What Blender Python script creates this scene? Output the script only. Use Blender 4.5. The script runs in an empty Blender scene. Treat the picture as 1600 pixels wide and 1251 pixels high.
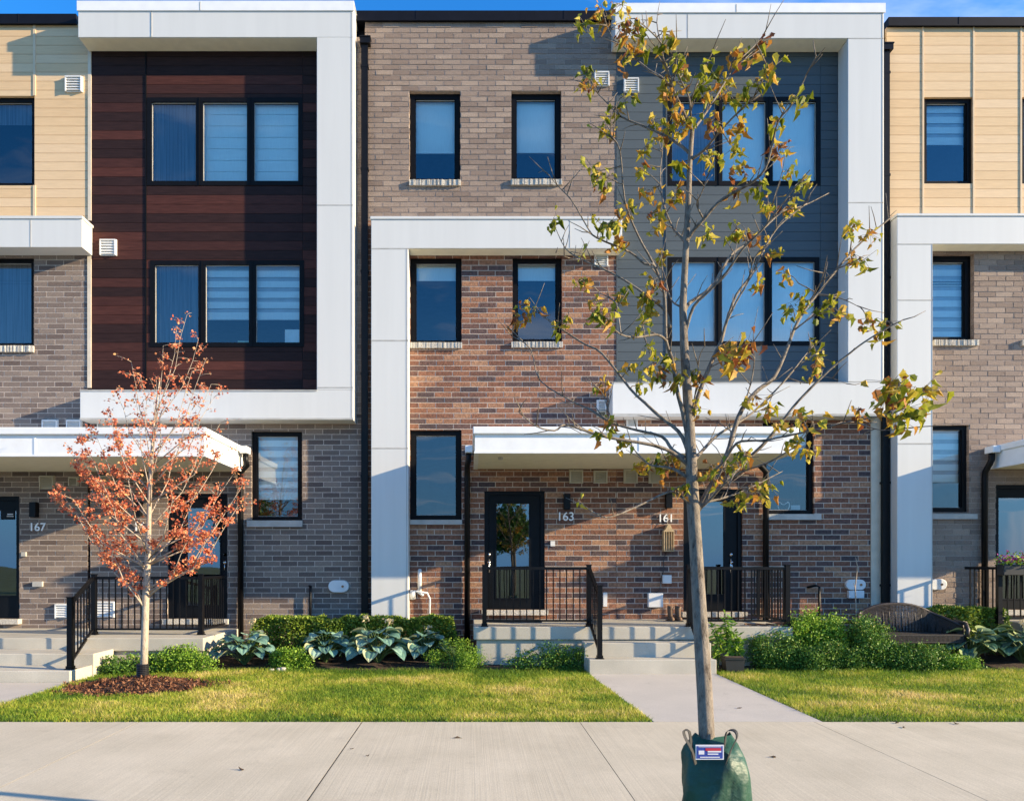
import bpy, math, random
import numpy as np
from mathutils import Vector, Matrix, noise
R = math.radians
random.seed(7); rng = np.random.default_rng(7)
SC = bpy.context.scene; COL = SC.collection

# ------------------------------------------------------------------ camera, sky, sun, exposure
D = 13.1; F = 1155.0; VX = 735.0; HY = 883.0; EYE = 1.6
cam = bpy.data.cameras.new('camera'); camo = bpy.data.objects.new('camera', cam); COL.objects.link(camo)
camo.location = (0, -D, EYE); camo.rotation_euler = (R(90), 0, 0)
cam.sensor_width = 36; cam.lens = F / 1600 * 36
cam.shift_x = (800 - VX) / 1600; cam.shift_y = (HY - 625.5) / 1600
cam.clip_end = 3000
SC.camera = camo
SUND = Vector((-3.8, 1.0, -1.2)).normalized()          # the way sunlight travels
sun = bpy.data.lights.new('sun', 'SUN'); sun.energy = 5.0; sun.angle = R(0.5); sun.color = (1.0, 0.80, 0.52)
suno = bpy.data.objects.new('sun', sun); COL.objects.link(suno)
suno.rotation_euler = SUND.to_track_quat('-Z', 'Y').to_euler(); suno.location = (20, -10, 20)
W = bpy.data.worlds.new('World'); SC.world = W; W.use_nodes = True
nt = W.node_tree; nt.nodes.clear()
def wn(t, **k):
    n = nt.nodes.new(t)
    for a, b in k.items(): setattr(n, a, b)
    return n
out = wn('ShaderNodeOutputWorld'); bg = wn('ShaderNodeBackground'); sky = wn('ShaderNodeTexSky', sky_type='NISHITA', sun_disc=False)
sky.sun_elevation = math.asin(-SUND.z); sky.sun_rotation = math.atan2(-SUND.x, -SUND.y)
sky.air_density = 1.0; sky.dust_density = 0.2; sky.ozone_density = 3.5
hs = wn('ShaderNodeHueSaturation'); hs.inputs['Saturation'].default_value = 1.25; hs.inputs['Value'].default_value = 1.0
tc = wn('ShaderNodeTexCoord'); sep = wn('ShaderNodeSeparateXYZ'); nt.links.new(tc.outputs['Generated'], sep.inputs[0])
mx = wn('ShaderNodeMath', operation='MAXIMUM'); mx.inputs[1].default_value = 0.06; nt.links.new(sep.outputs[2], mx.inputs[0])
dv = []
for i in (0, 1):
    m = wn('ShaderNodeMath', operation='DIVIDE'); nt.links.new(sep.outputs[i], m.inputs[0]); nt.links.new(mx.outputs[0], m.inputs[1]); dv.append(m)
cb = wn('ShaderNodeCombineXYZ'); nt.links.new(dv[0].outputs[0], cb.inputs[0]); nt.links.new(dv[1].outputs[0], cb.inputs[1])
cn = wn('ShaderNodeTexNoise'); cn.inputs['Scale'].default_value = 0.55; cn.inputs['Detail'].default_value = 8; cn.inputs['Roughness'].default_value = .58
mp = wn('ShaderNodeMapping'); mp.inputs['Location'].default_value = (3.1, 7.7, 0); mp.inputs['Scale'].default_value = (.8, 1.5, 1)
nt.links.new(cb.outputs[0], mp.inputs[0]); nt.links.new(mp.outputs[0], cn.inputs['Vector'])
cr = wn('ShaderNodeValToRGB'); cr.color_ramp.elements[0].position = .54; cr.color_ramp.elements[1].position = .74
cr.color_ramp.elements[1].color = (.75, .75, .75, 1)
nt.links.new(cn.outputs[0], cr.inputs[0])
mixc = wn('ShaderNodeMix', data_type='RGBA'); nt.links.new(cr.outputs[0], mixc.inputs[0])
mixc.inputs[7].default_value = (5.0, 5.2, 5.6, 1)
nt.links.new(sky.outputs[0], hs.inputs['Color']); tint = wn('ShaderNodeMix', data_type='RGBA', blend_type='MULTIPLY'); tint.inputs[0].default_value = 1
ez = wn('ShaderNodeMapRange'); ez.inputs['From Min'].default_value = 0.0; ez.inputs['From Max'].default_value = .45; nt.links.new(sep.outputs[2], ez.inputs[0])
er = wn('ShaderNodeValToRGB'); er.color_ramp.elements[0].color = (.70, .93, 1.08, 1); er.color_ramp.elements[1].color = (.58, .90, 1.08, 1)
nt.links.new(ez.outputs[0], er.inputs[0]); nt.links.new(hs.outputs[0], tint.inputs[6]); nt.links.new(er.outputs[0], tint.inputs[7])
hz = wn('ShaderNodeMix', data_type='RGBA'); hr = wn('ShaderNodeMapRange'); hr.inputs['From Min'].default_value = 0.0; hr.inputs['From Max'].default_value = .35; hr.inputs['To Min'].default_value = .92; hr.inputs['To Max'].default_value = 0.0
nt.links.new(sep.outputs[2], hr.inputs[0]); nt.links.new(hr.outputs[0], hz.inputs[0]); nt.links.new(tint.outputs[2], hz.inputs[6]); hz.inputs[7].default_value = (.75, 2.1, 4.2, 1)
nt.links.new(hz.outputs[2], mixc.inputs[6])
nt.links.new(mixc.outputs[2], bg.inputs[0]); bg.inputs[1].default_value = 0.15
nt.links.new(bg.outputs[0], out.inputs[0])
vs = SC.view_settings; vs.view_transform = 'Standard'; vs.look = 'None'; vs.gamma = 1; vs.use_curve_mapping = False
vs.exposure = 1.2

# ------------------------------------------------------------------ photo measurements -> metres on a plane at depth Y
def X(px, Y=0.0): return (px - VX) * (D + Y) / F
def Z(py, Y=0.0): return EYE + (HY - py) * (D + Y) / F

# ------------------------------------------------------------------ materials
def newmat(name):
    m = bpy.data.materials.new(name); m.use_nodes = True; t = m.node_tree
    return m, t, t.nodes['Principled BSDF']
def N(t, typ, ins=None, **k):
    n = t.nodes.new(typ)
    for a, b in k.items(): setattr(n, a, b)
    for a, b in (ins or {}).items():
        if isinstance(b, bpy.types.NodeSocket): t.links.new(b, n.inputs[a])
        else: n.inputs[a].default_value = b
    return n
def ramp(t, fac, stops, interp='LINEAR'):
    n = t.nodes.new('ShaderNodeValToRGB'); n.color_ramp.interpolation = interp
    e = n.color_ramp.elements
    while len(e) < len(stops): e.new(.5)
    for el, (p, c) in zip(e, stops): el.position = p; el.color = (*c, 1)
    t.links.new(fac, n.inputs[0]); return n.outputs[0]
def plain(name, col, rough=.6, metal=0, var=.08, scale=6, bump=0, bscale=80, spec=.5, stretch=None):
    m, t, b = newmat(name)
    tcn = N(t, 'ShaderNodeTexCoord'); v = tcn.outputs['Object']
    if stretch: v = N(t, 'ShaderNodeMapping', {'Vector': v, 'Scale': stretch}).outputs[0]
    no = N(t, 'ShaderNodeTexNoise', {'Vector': v, 'Scale': scale, 'Detail': 6})
    lo = tuple(c * (1 - var * 2.2) for c in col); hi = tuple(min(1, c * (1 + var * 1.6)) for c in col)
    c = ramp(t, no.outputs[0], [(.3, lo), (.7, hi)])
    t.links.new(c, b.inputs['Base Color']); b.inputs['Roughness'].default_value = rough; b.inputs['Metallic'].default_value = metal
    b.inputs['Specular IOR Level'].default_value = spec
    if bump:
        n2 = N(t, 'ShaderNodeTexNoise', {'Vector': v, 'Scale': bscale, 'Detail': 5})
        bp = N(t, 'ShaderNodeBump', {'Height': n2.outputs[0], 'Strength': bump, 'Distance': .01}); t.links.new(bp.outputs[0], b.inputs['Normal'])
    return m
def rndmat(name, stops, rough=.85, nvar=.35, nscale=30, bump=.4, bscale=120, stretch=(1, 1, 1), interp='LINEAR', trans=0, spec=.3):
    """colour by the per-piece random attribute, modulated by fine noise"""
    m, t, b = newmat(name)
    at = N(t, 'ShaderNodeAttribute', attribute_name='rnd')
    c = ramp(t, at.outputs['Fac'], stops, interp)
    tcn = N(t, 'ShaderNodeTexCoord'); v = N(t, 'ShaderNodeMapping', {'Vector': tcn.outputs['Object'], 'Scale': stretch}).outputs[0]
    no = N(t, 'ShaderNodeTexNoise', {'Vector': v, 'Scale': nscale, 'Detail': 6, 'Roughness': .65})
    k = N(t, 'ShaderNodeMapRange', {'Value': no.outputs[0], 'From Min': .3, 'From Max': .7, 'To Min': 1 - nvar, 'To Max': 1 + nvar * .7})
    mu = N(t, 'ShaderNodeVectorMath', {0: c}, operation='SCALE'); t.links.new(k.outputs[0], mu.inputs['Scale'])
    t.links.new(mu.outputs[0], b.inputs['Base Color']); b.inputs['Roughness'].default_value = rough
    b.inputs['Specular IOR Level'].default_value = spec
    if bump:
        n2 = N(t, 'ShaderNodeTexNoise', {'Vector': v, 'Scale': bscale, 'Detail': 4})
        bp = N(t, 'ShaderNodeBump', {'Height': n2.outputs[0], 'Strength': bump, 'Distance': .01}); t.links.new(bp.outputs[0], b.inputs['Normal'])
    if trans:
        tr = N(t, 'ShaderNodeBsdfTranslucent', {'Color': mu.outputs[0]})
        mxs = N(t, 'ShaderNodeMixShader', {0: trans, 1: b.outputs[0], 2: tr.outputs[0]})
        t.links.new(mxs.outputs[0], t.nodes['Material Output'].inputs[0])
    return m
M = {}
M['white'] = plain('white_metal_panel', (.63, .63, .60), .45, var=.012, scale=1.5, stretch=(5, 5, .35))
M['whitetrim'] = plain('white_trim', (.80, .81, .80), .5, var=.02)
M['cream'] = plain('cream_trim', (.62, .54, .42), .6, var=.05)
M['soffit'] = plain('soffit', (.80, .76, .60), .6, var=.03)
M['black'] = plain('black_metal', (.004, .004, .005), .4, var=.15, spec=.2)
M['blackframe'] = plain('black_frame', (.005, .005, .006), .5, var=.1, spec=.12)
M['doorblack'] = plain('door_paint', (.005, .006, .008), .45, var=.1, spec=.15)
M['parapet'] = plain('black_flashing', (.006, .007, .012), .6, var=.1, spec=.15)
M['interior'] = plain('interior_dark', (.05, .055, .065), .9, var=.1)
M['blind'] = plain('blind_fabric', (.88, .95, .92), .9, var=.03, stretch=(40, 1, 1))
M['blind2'] = plain('blind_grey', (.48, .52, .54), .9, var=.05)
M['blind3'] = plain('curtain_sheer', (.16, .18, .21), .9, var=.2, scale=3, stretch=(14, 1, .3))
M['stone'] = rndmat('stone_sill', [(0, (.42, .38, .32)), (1, (.60, .56, .48))], .9, .3, 40, 1.0, 60)
M['sillc'] = plain('concrete_sill', (.42, .41, .38), .8, var=.08, bump=.2)
M['silver'] = plain('silver', (.55, .56, .58), .25, metal=1, var=.02)
M['vent'] = plain('vent_plastic', (.72, .72, .70), .5, var=.03)
M['ventb'] = plain('vent_beige', (.50, .46, .36), .5, var=.04)
M['number'] = plain('number_metal', (.9, .9, .9), .5, metal=0, var=.02)
M['mortar'] = plain('mortar', (.55, .46, .38), .95, var=.08, scale=20, bump=.5)
M['mortarg'] = plain('mortar_grey', (.52, .44, .37), .95, var=.1, scale=20, bump=.5)
M['mortart'] = plain('mortar_taupe', (.42, .34, .28), .95, var=.1, scale=20, bump=.5)
M['brickred'] = rndmat('brick_red', [(0, (.07, .052, .055)), (.18, (.12, .075, .068)), (.4, (.19, .088, .058)), (.75, (.27, .125, .075)), (1, (.38, .21, .125))], nvar=.5, nscale=22, bump=1.0, bscale=60, stretch=(1, 1, 1))
M['bricktaupe'] = rndmat('brick_taupe', [(0, (.22, .165, .135)), (.4, (.275, .21, .172)), (.8, (.31, .24, .195)), (1, (.36, .28, .225))], nvar=.35, nscale=40, bump=1.0, bscale=60, stretch=(2.5, 1, 1))
M['brickgrey'] = rndmat('brick_grey', [(0, (.12, .09, .08)), (.3, (.18, .14, .12)), (.8, (.235, .185, .155)), (1, (.29, .23, .185))], nvar=.35, nscale=40, bump=1.0, bscale=60, stretch=(2.5, 1, 1))
M['brown'] = rndmat('brown_board', [(0, (.026, .013, .012)), (.45, (.038, .017, .015)), (.7, (.056, .021, .017)), (1, (.090, .030, .022))], .65, .4, 3, .1, 20, (1, 1, 14), spec=.15)
M['tan'] = rndmat('tan_board', [(0, (.66, .46, .26)), (.5, (.69, .49, .28)), (1, (.72, .53, .33))], .65, .10, 3, .2, 14, (1, 1, 16), spec=.3)
M['grey'] = rndmat('grey_siding', [(0, (.068, .085, .095)), (1, (.078, .097, .107))], .6, .08, 3, .1, 14, (1, 1, 14), spec=.3)
M['tantrim'] = plain('tan_trim', (.66, .50, .32), .6, var=.04)
M['hostabox'] = plain('pale_green', (.45, .60, .40), .7)
M['gap'] = plain('board_gap', (.03, .025, .02), .9)
M['gaptan'] = plain('tan_gap', (.30, .21, .12), .9)
def concrete(name, lo, hi, brush=False):
    m, t, b = newmat(name)
    o = N(t, 'ShaderNodeTexCoord').outputs['Object']
    n1 = N(t, 'ShaderNodeTexNoise', {'Vector': o, 'Scale': 1.3, 'Detail': 7, 'Roughness': .6})
    n2 = N(t, 'ShaderNodeTexNoise', {'Vector': o, 'Scale': 90, 'Detail': 3})
    c1 = ramp(t, n1.outputs[0], [(.3, lo), (.7, hi)])
    k2 = N(t, 'ShaderNodeMapRange', {'Value': n2.outputs[0], 'From Min': .3, 'From Max': .7, 'To Min': .88, 'To Max': 1.08})
    fac = k2.outputs[0]; h = n2.outputs[0]
    if brush:
        vm = N(t, 'ShaderNodeMapping', {'Vector': o, 'Scale': (95, .5, 1)}).outputs[0]
        n3 = N(t, 'ShaderNodeTexNoise', {'Vector': vm, 'Scale': 1, 'Detail': 3, 'Roughness': .7})
        k3 = N(t, 'ShaderNodeMapRange', {'Value': n3.outputs[0], 'From Min': .35, 'From Max': .62, 'To Min': .90, 'To Max': 1.02})
        fac = N(t, 'ShaderNodeMath', {0: k2.outputs[0], 1: k3.outputs[0]}, operation='MULTIPLY').outputs[0]
        h = N(t, 'ShaderNodeMath', {0: n3.outputs[0], 1: 1.0}, operation='MULTIPLY').outputs[0]
    n4 = N(t, 'ShaderNodeTexNoise', {'Vector': o, 'Scale': 3.3, 'Detail': 8, 'Roughness': .75})
    k4 = N(t, 'ShaderNodeMapRange', {'Value': n4.outputs[0], 'From Min': .58, 'From Max': .74, 'To Min': 1.0, 'To Max': .84})
    fac = N(t, 'ShaderNodeMath', {0: fac, 1: k4.outputs[0]}, operation='MULTIPLY').outputs[0]
    ra = N(t, 'ShaderNodeMapRange', {'Value': N(t, 'ShaderNodeAttribute', attribute_name='rnd').outputs['Fac'], 'To Min': .93, 'To Max': 1.03})
    fac = N(t, 'ShaderNodeMath', {0: fac, 1: ra.outputs[0]}, operation='MULTIPLY').outputs[0]
    mu = N(t, 'ShaderNodeVectorMath', {0: c1}, operation='SCALE'); t.links.new(fac, mu.inputs['Scale'])
    t.links.new(mu.outputs[0], b.inputs['Base Color']); b.inputs['Roughness'].default_value = .9; b.inputs['Specular IOR Level'].default_value = .2
    bp = N(t, 'ShaderNodeBump', {'Height': h, 'Strength': .25 if brush else .3, 'Distance': .004}); t.links.new(bp.outputs[0], b.inputs['Normal'])
    return m
M['walk'] = concrete('brushed_concrete', (.55, .485, .36), (.67, .59, .445), True)
M['path'] = concrete('path_concrete', (.50, .46, .40), (.57, .52, .45))
M['step'] = concrete('step_concrete', (.42, .39, .32), (.54, .50, .41))
M['asphalt'] = plain('asphalt', (.05, .05, .052), .9, var=.15, scale=3, bump=.4)
M['soil'] = plain('soil_mulch', (.05, .028, .018), .95, var=.4, scale=18, bump=1, bscale=60)
M['farg'] = plain('far_grass', (.10, .13, .035), .95, var=.2, scale=.3)
def glassmat(name, refl, tint=(.85, .9, .95)):
    m, t, b = newmat(name); t.nodes.remove(b)
    tr = N(t, 'ShaderNodeBsdfTransparent', {'Color': (*tint, 1)}); gl = N(t, 'ShaderNodeBsdfGlossy', {'Color': (.95, .97, 1, 1), 'Roughness': .01})
    o = N(t, 'ShaderNodeTexCoord').outputs['Object']
    n = N(t, 'ShaderNodeTexNoise', {'Vector': o, 'Scale': 1.2, 'Detail': 1})
    bp = N(t, 'ShaderNodeBump', {'Height': n.outputs[0], 'Strength': .12, 'Distance': .03}); t.links.new(bp.outputs[0], gl.inputs['Normal'])
    fr = N(t, 'ShaderNodeFresnel', {'IOR': 1.5})
    k = N(t, 'ShaderNodeMath', {0: fr.outputs[0], 1: refl}, operation='ADD')
    mxs = N(t, 'ShaderNodeMixShader', {0: k.outputs[0], 1: tr.outputs[0], 2: gl.outputs[0]})
    t.links.new(mxs.outputs[0], t.nodes['Material Output'].inputs[0]); return m
M['glass'] = glassmat('window_glass', .08, (.93, .99, 1.0))
M['doorglass'] = glassmat('door_glass', .15, (.4, .5, .6))
def barkmat(name, lo, hi):
    m, t, b = newmat(name)
    o = N(t, 'ShaderNodeTexCoord').outputs['Object']; v = N(t, 'ShaderNodeMapping', {'Vector': o, 'Scale': (1, 1, .35)}).outputs[0]
    n = N(t, 'ShaderNodeTexNoise', {'Vector': v, 'Scale': 34, 'Detail': 10, 'Roughness': .78})
    t.links.new(ramp(t, n.outputs[0], [(.36, lo), (.47, tuple((a + c) / 2 for a, c in zip(lo, hi))), (.68, hi)]), b.inputs['Base Color'])
    bp = N(t, 'ShaderNodeBump', {'Height': n.outputs[0], 'Strength': .9, 'Distance': .015}); t.links.new(bp.outputs[0], b.inputs['Normal'])
    b.inputs['Roughness'].default_value = .9; b.inputs['Specular IOR Level'].default_value = .2; return m
M['bark'] = barkmat('maple_bark', (.075, .058, .045), (.35, .30, .24))
M['bark2'] = barkmat('red_maple_bark', (.26, .20, .15), (.55, .46, .36))
M['leafm'] = rndmat('maple_leaf', [(0, (.14, .17, .012)), (.32, (.38, .38, .03)), (.52, (.58, .44, .05)), (.75, (.52, .24, .045)), (1, (.26, .085, .03))], .6, .35, 40, 0, trans=.4)
M['leafo'] = rndmat('orange_leaf', [(0, (.34, .06, .03)), (.35, (.66, .17, .08)), (.75, (.82, .31, .16)), (1, (.72, .40, .16))], .6, .2, 60, 0, trans=.3)
M['leafg'] = rndmat('hedge_leaf', [(0, (.04, .09, .012)), (.5, (.12, .20, .02)), (1, (.34, .40, .05))], .5, .25, 60, 0, trans=.2)
M['leafb'] = rndmat('bright_leaf', [(0, (.06, .15, .015)), (.5, (.18, .34, .03)), (1, (.42, .56, .07))], .5, .25, 60, 0, trans=.25)
M['leafd'] = rndmat('shrub_leaf', [(0, (.03, .09, .02)), (.5, (.09, .20, .03)), (.85, (.22, .36, .05)), (1, (.40, .24, .06))], .5, .25, 60, 0, trans=.2)
M['hosta'] = rndmat('hosta_leaf', [(0, (.07, .16, .12)), (.6, (.19, .34, .26)), (.8, (.34, .48, .36)), (.9, (.38, .42, .22)), (1, (.50, .52, .30))], .45, .2, 20, .3, 40, (1, 1, 1), trans=.1, spec=.5)
M['hostag'] = rndmat('hosta_leaf_green', [(0, (.04, .09, .05)), (.7, (.09, .17, .09)), (.9, (.30, .36, .13)), (1, (.42, .48, .18))], .45, .2, 20, .3, 40, (1, 1, 1), trans=.1, spec=.5)
M['petal'] = rndmat('cream_petal', [(0, (.55, .44, .24)), (1, (.72, .62, .42))], .8, .15, 40, 0, trans=.3)
M['magenta'] = rndmat('magenta_petal', [(0, (.35, .03, .25)), (.55, (.5, .08, .3)), (.6, (.6, .45, .05)), (1, (.7, .6, .1))], .7, .1, 40, 0, trans=.2, interp='CONSTANT')
M['stemg'] = plain('green_stem', (.08, .13, .04), .7)
M['grass'] = rndmat('grass_blade', [(0, (.08, .17, .015)), (.35, (.26, .36, .03)), (.65, (.50, .48, .07)), (1, (.80, .62, .28))], .6, .25, 2, 0, trans=.4)
M['lawn'] = plain('lawn_soil', (.20, .19, .07), .95, var=.3, scale=8, bump=.6)
M['chip'] = rndmat('bark_chip', [(0, (.05, .018, .010)), (.5, (.13, .05, .025)), (1, (.30, .15, .08))], .9, .3, 30, 0)
M['dry'] = rndmat('dry_leaf', [(0, (.03, .018, .012)), (1, (.07, .04, .02))], .8, .3, 60, 0)
M['wicker'] = plain('wicker', (.02, .014, .012), .55, var=.3, scale=40)
M['wickerl'] = plain('wicker_light', (.035, .024, .020), .5, var=.3, scale=40)
M['wood'] = plain('birch_wood', (.50, .36, .20), .7, var=.15, scale=12)
M['leather'] = plain('boot_leather', (.14, .08, .045), .7, var=.2, scale=20)
M['rubber'] = plain('black_plastic', (.015, .015, .015), .45)
M['kraft'] = plain('copper', (.30, .16, .08), .5)
def bagmat():
    m, t, b = newmat('green_tarp')
    o = N(t, 'ShaderNodeTexCoord').outputs['Object']
    n = N(t, 'ShaderNodeTexNoise', {'Vector': o, 'Scale': 5, 'Detail': 5})
    t.links.new(ramp(t, n.outputs[0], [(.3, (.008, .045, .028)), (.7, (.014, .085, .05))]), b.inputs['Base Color'])
    w = N(t, 'ShaderNodeTexChecker', {'Vector': o, 'Scale': 130}); n2 = N(t, 'ShaderNodeTexNoise', {'Vector': o, 'Scale': 9, 'Detail': 3})
    a = N(t, 'ShaderNodeMath', {0: w.outputs['Fac'], 1: .06}, operation='MULTIPLY'); s = N(t, 'ShaderNodeMath', {0: a.outputs[0], 1: n2.outputs[0]}, operation='ADD')
    bp = N(t, 'ShaderNodeBump', {'Height': s.outputs[0], 'Strength': .7, 'Distance': .03}); t.links.new(bp.outputs[0], b.inputs['Normal'])
    b.inputs['Roughness'].default_value = .52; return m
M['bag'] = bagmat()
M['label_w'] = plain('label_white', (.7, .7, .72), .5, var=.02); M['label_b'] = plain('label_blue', (.03, .06, .30), .5, var=.05)
M['label_r'] = plain('label_red', (.5, .03, .05), .5, var=.05); M['strap'] = plain('strap', (.02, .02, .02), .7)

# ------------------------------------------------------------------ mesh building
WL = {}
class MB:
    def __init__(s): s.v = []; s.f = []; s.a = []
    def add(s, vs, fs, r=None):
        o = len(s.v); s.v += [tuple(p) for p in vs]; s.f += [tuple(i + o for i in f) for f in fs]
        r = random.random() if r is None else r; s.a += [r] * len(fs)
    def box(s, x0, x1, y0, y1, z0, z1, r=None, back=True):
        vs = [(x0, y0, z0), (x1, y0, z0), (x1, y1, z0), (x0, y1, z0), (x0, y0, z1), (x1, y0, z1), (x1, y1, z1), (x0, y1, z1)]
        fs = [(0, 1, 5, 4), (1, 2, 6, 5), (3, 0, 4, 7), (4, 5, 6, 7), (3, 2, 1, 0)]
        if back: fs.append((2, 3, 7, 6))
        s.add(vs, fs, r)
    def prism(s, poly, axis, a0, a1, r=None):
        """poly of 2d points extruded along axis ('x': poly=(y,z); 'y': poly=(x,z); 'z': poly=(x,y))"""
        def p3(p, a): return {'x': (a, p[0], p[1]), 'y': (p[0], a, p[1]), 'z': (p[0], p[1], a)}[axis]
        n = len(poly); vs = [p3(p, a0) for p in poly] + [p3(p, a1) for p in poly]
        s.add(vs, [tuple(range(n))[::-1], tuple(range(n, 2 * n))] + [(i, (i + 1) % n, n + (i + 1) % n, n + i) for i in range(n)], r)
    def tube(s, pts, rad, n=8, r=None, flat=None):
        pts = [Vector(p) for p in pts]; k = len(pts)
        if not hasattr(rad, '__len__'): rad = [rad] * k
        vs = []; up = None
        for i, p in enumerate(pts):
            d = (pts[min(i + 1, k - 1)] - pts[max(i - 1, 0)]).normalized()
            if up is None: up = d.orthogonal().normalized()
            up = (up - d * up.dot(d)); up = up.normalized() if up.length > 1e-6 else d.orthogonal().normalized()
            w = d.cross(up)
            for j in range(n):
                a = 2 * math.pi * j / n; vs.append(p + (up * math.cos(a) + w * math.sin(a)) * rad[i])
        fs = [(i * n + j, i * n + (j + 1) % n, (i + 1) * n + (j + 1) % n, (i + 1) * n + j) for i in range(k - 1) for j in range(n)]
        fs += [tuple(range(n))[::-1], tuple(range((k - 1) * n, k * n))]
        s.add(vs, fs, r)
    def beam(s, p, q, w, h=None, r=None):
        """square bar from p to q, upright section"""
        p = Vector(p); q = Vector(q); h = h or w; d = (q - p).normalized()
        side = d.cross(Vector((0, 0, 1))); side = side.normalized() if side.length > 1e-4 else Vector((1, 0, 0)); up = side.cross(d)
        vs = [c + side * a * w / 2 + up * b * h / 2 for c in (p, q) for a, b in ((-1, -1), (1, -1), (1, 1), (-1, 1))]
        s.add(vs, [(3, 2, 1, 0), (4, 5, 6, 7), (0, 1, 5, 4), (1, 2, 6, 5), (2, 3, 7, 6), (3, 0, 4, 7)], r)
    def build(s, name, mat, parent=None, smooth=False, bevel=0):
        me = bpy.data.meshes.new(name); o = bpy.data.objects.new(name, me); COL.objects.link(o)
        v = np.array(s.v, dtype=float).reshape(-1, 3)
        if parent is not None: L = WL[parent]; o.parent = parent
        else:
            L = Vector(((v[:, 0].min() + v[:, 0].max()) / 2, (v[:, 1].min() + v[:, 1].max()) / 2, v[:, 2].min())); o.location = L
        WL[o] = L.copy()
        me.from_pydata((v - np.array(L)).tolist(), [], s.f)
        at = me.attributes.new('rnd', 'FLOAT', 'FACE'); at.data.foreach_set('value', s.a)
        me.materials.append(mat if not isinstance(mat, str) else M[mat])
        if smooth: me.shade_smooth()
        if bevel:
            b = o.modifiers.new('bevel', 'BEVEL'); b.width = bevel; b.segments = 2; b.limit_method = 'ANGLE'
        return o
def fastmesh(name, v, faces_n, idx, attr, mat, parent=None):
    """numpy mesh: idx flat loop indices, faces all of faces_n corners"""
    me = bpy.data.meshes.new(name); o = bpy.data.objects.new(name, me); COL.objects.link(o)
    if parent is not None: L = np.array(WL[parent]); o.parent = parent
    else: L = np.array(((v[:, 0].min() + v[:, 0].max()) / 2, (v[:, 1].min() + v[:, 1].max()) / 2, v[:, 2].min())); o.location = L
    WL[o] = Vector(L); nf = len(idx) // faces_n
    me.vertices.add(len(v)); me.vertices.foreach_set('co', (v - L).astype(np.float32).ravel())
    me.loops.add(len(idx)); me.loops.foreach_set('vertex_index', idx.astype(np.int32))
    me.polygons.add(nf); me.polygons.foreach_set('loop_start', np.arange(0, nf * faces_n, faces_n, dtype=np.int32)); me.polygons.foreach_set('loop_total', np.full(nf, faces_n, dtype=np.int32))
    me.update(calc_edges=True)
    at = me.attributes.new('rnd', 'FLOAT', 'FACE'); at.data.foreach_set('value', np.asarray(attr, dtype=np.float32))
    me.materials.append(M[mat]); return o
def tag(o, label=None, cat=None, group=None, kind=None):
    if label: o['label'] = label
    if cat: o['category'] = cat
    if group: o['group'] = group
    if kind: o['kind'] = kind
    return o
def empty(name, loc, label, cat, group=None):
    o = bpy.data.objects.new(name, None); COL.objects.link(o); o.location = loc; WL[o] = Vector(loc); o.empty_display_size = .2
    return tag(o, label, cat, group)

# ------------------------------------------------------------------ ground
g = MB(); g.box(-400, 400, -400, 400, -.5, -.06); tag(g.build('ground', 'farg'), kind='structure')
SWY0, SWY1 = -8.62, -(D - 7.57)         # sidewalk near / far edge
jx = [-22.0]
xs = [-1.11 - 2.28 * k for k in range(9, 0, -1)] + [-1.11, 1.12, 3.52] + [3.52 + 2.32 * k for k in range(1, 8)]
s = MB()
for a, b in zip(xs[:-1], xs[1:]):
    gp = .004 if abs(b + 1.11) > .01 and abs(a + 1.11) > .01 else .006
    s.box(a + (gp if abs(a + 1.11) < .01 else .003), b - (gp if abs(b + 1.11) < .01 else .003), SWY0, SWY1, -.12, 0)
tag(s.build('sidewalk', 'walk'), kind='structure')
for jx_ in xs[1:-1]:
    w_ = .0062 if abs(jx_ + 1.11) < .01 else .0028
    b = MB(); b.box(jx_ - w_, jx_ + w_, SWY0, SWY1, -.1, -.0012); tag(b.build('sidewalk_joint', 'strap'), kind='structure')
b = MB(); b.box(-25, 25, SWY0, SWY1 - .01, -.14, -.02); tag(b.build('sidewalk_base', 'soil'), kind='structure')
b = MB(); b.box(-60, 60, -9.9, SWY0 - .003, -.3, -.02); tag(b.build('boulevard', 'lawn'), kind='structure')
b = MB(); b.box(-60, 60, -10.07, -9.903, -.3, -.005); tag(b.build('kerb', 'step', bevel=.015), kind='structure')
b = MB(); b.box(-60, 60, -19, -10.073, -.3, -.05); tag(b.build('road', 'asphalt'), kind='structure')
# entrance paths
PLX = (X(920, -2.2), X(1119, -2.2))
b = MB(); b.prism([(PLX[0], -2.224), (PLX[1], -2.224), (X(1285, SWY1), SWY1 + .004), (X(1022, SWY1), SWY1 + .004)], 'z', -.1, .002)
tag(b.build('entrance_path', 'path'), kind='structure')
b = MB(); b.prism([(-7.8, -3.03), (-5.45, -3.03), (-5.45, SWY1 + .004), (-7.8, SWY1 + .004)], 'z', -.1, .002)
tag(b.build('entrance_path', 'path'), kind='structure')
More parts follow.
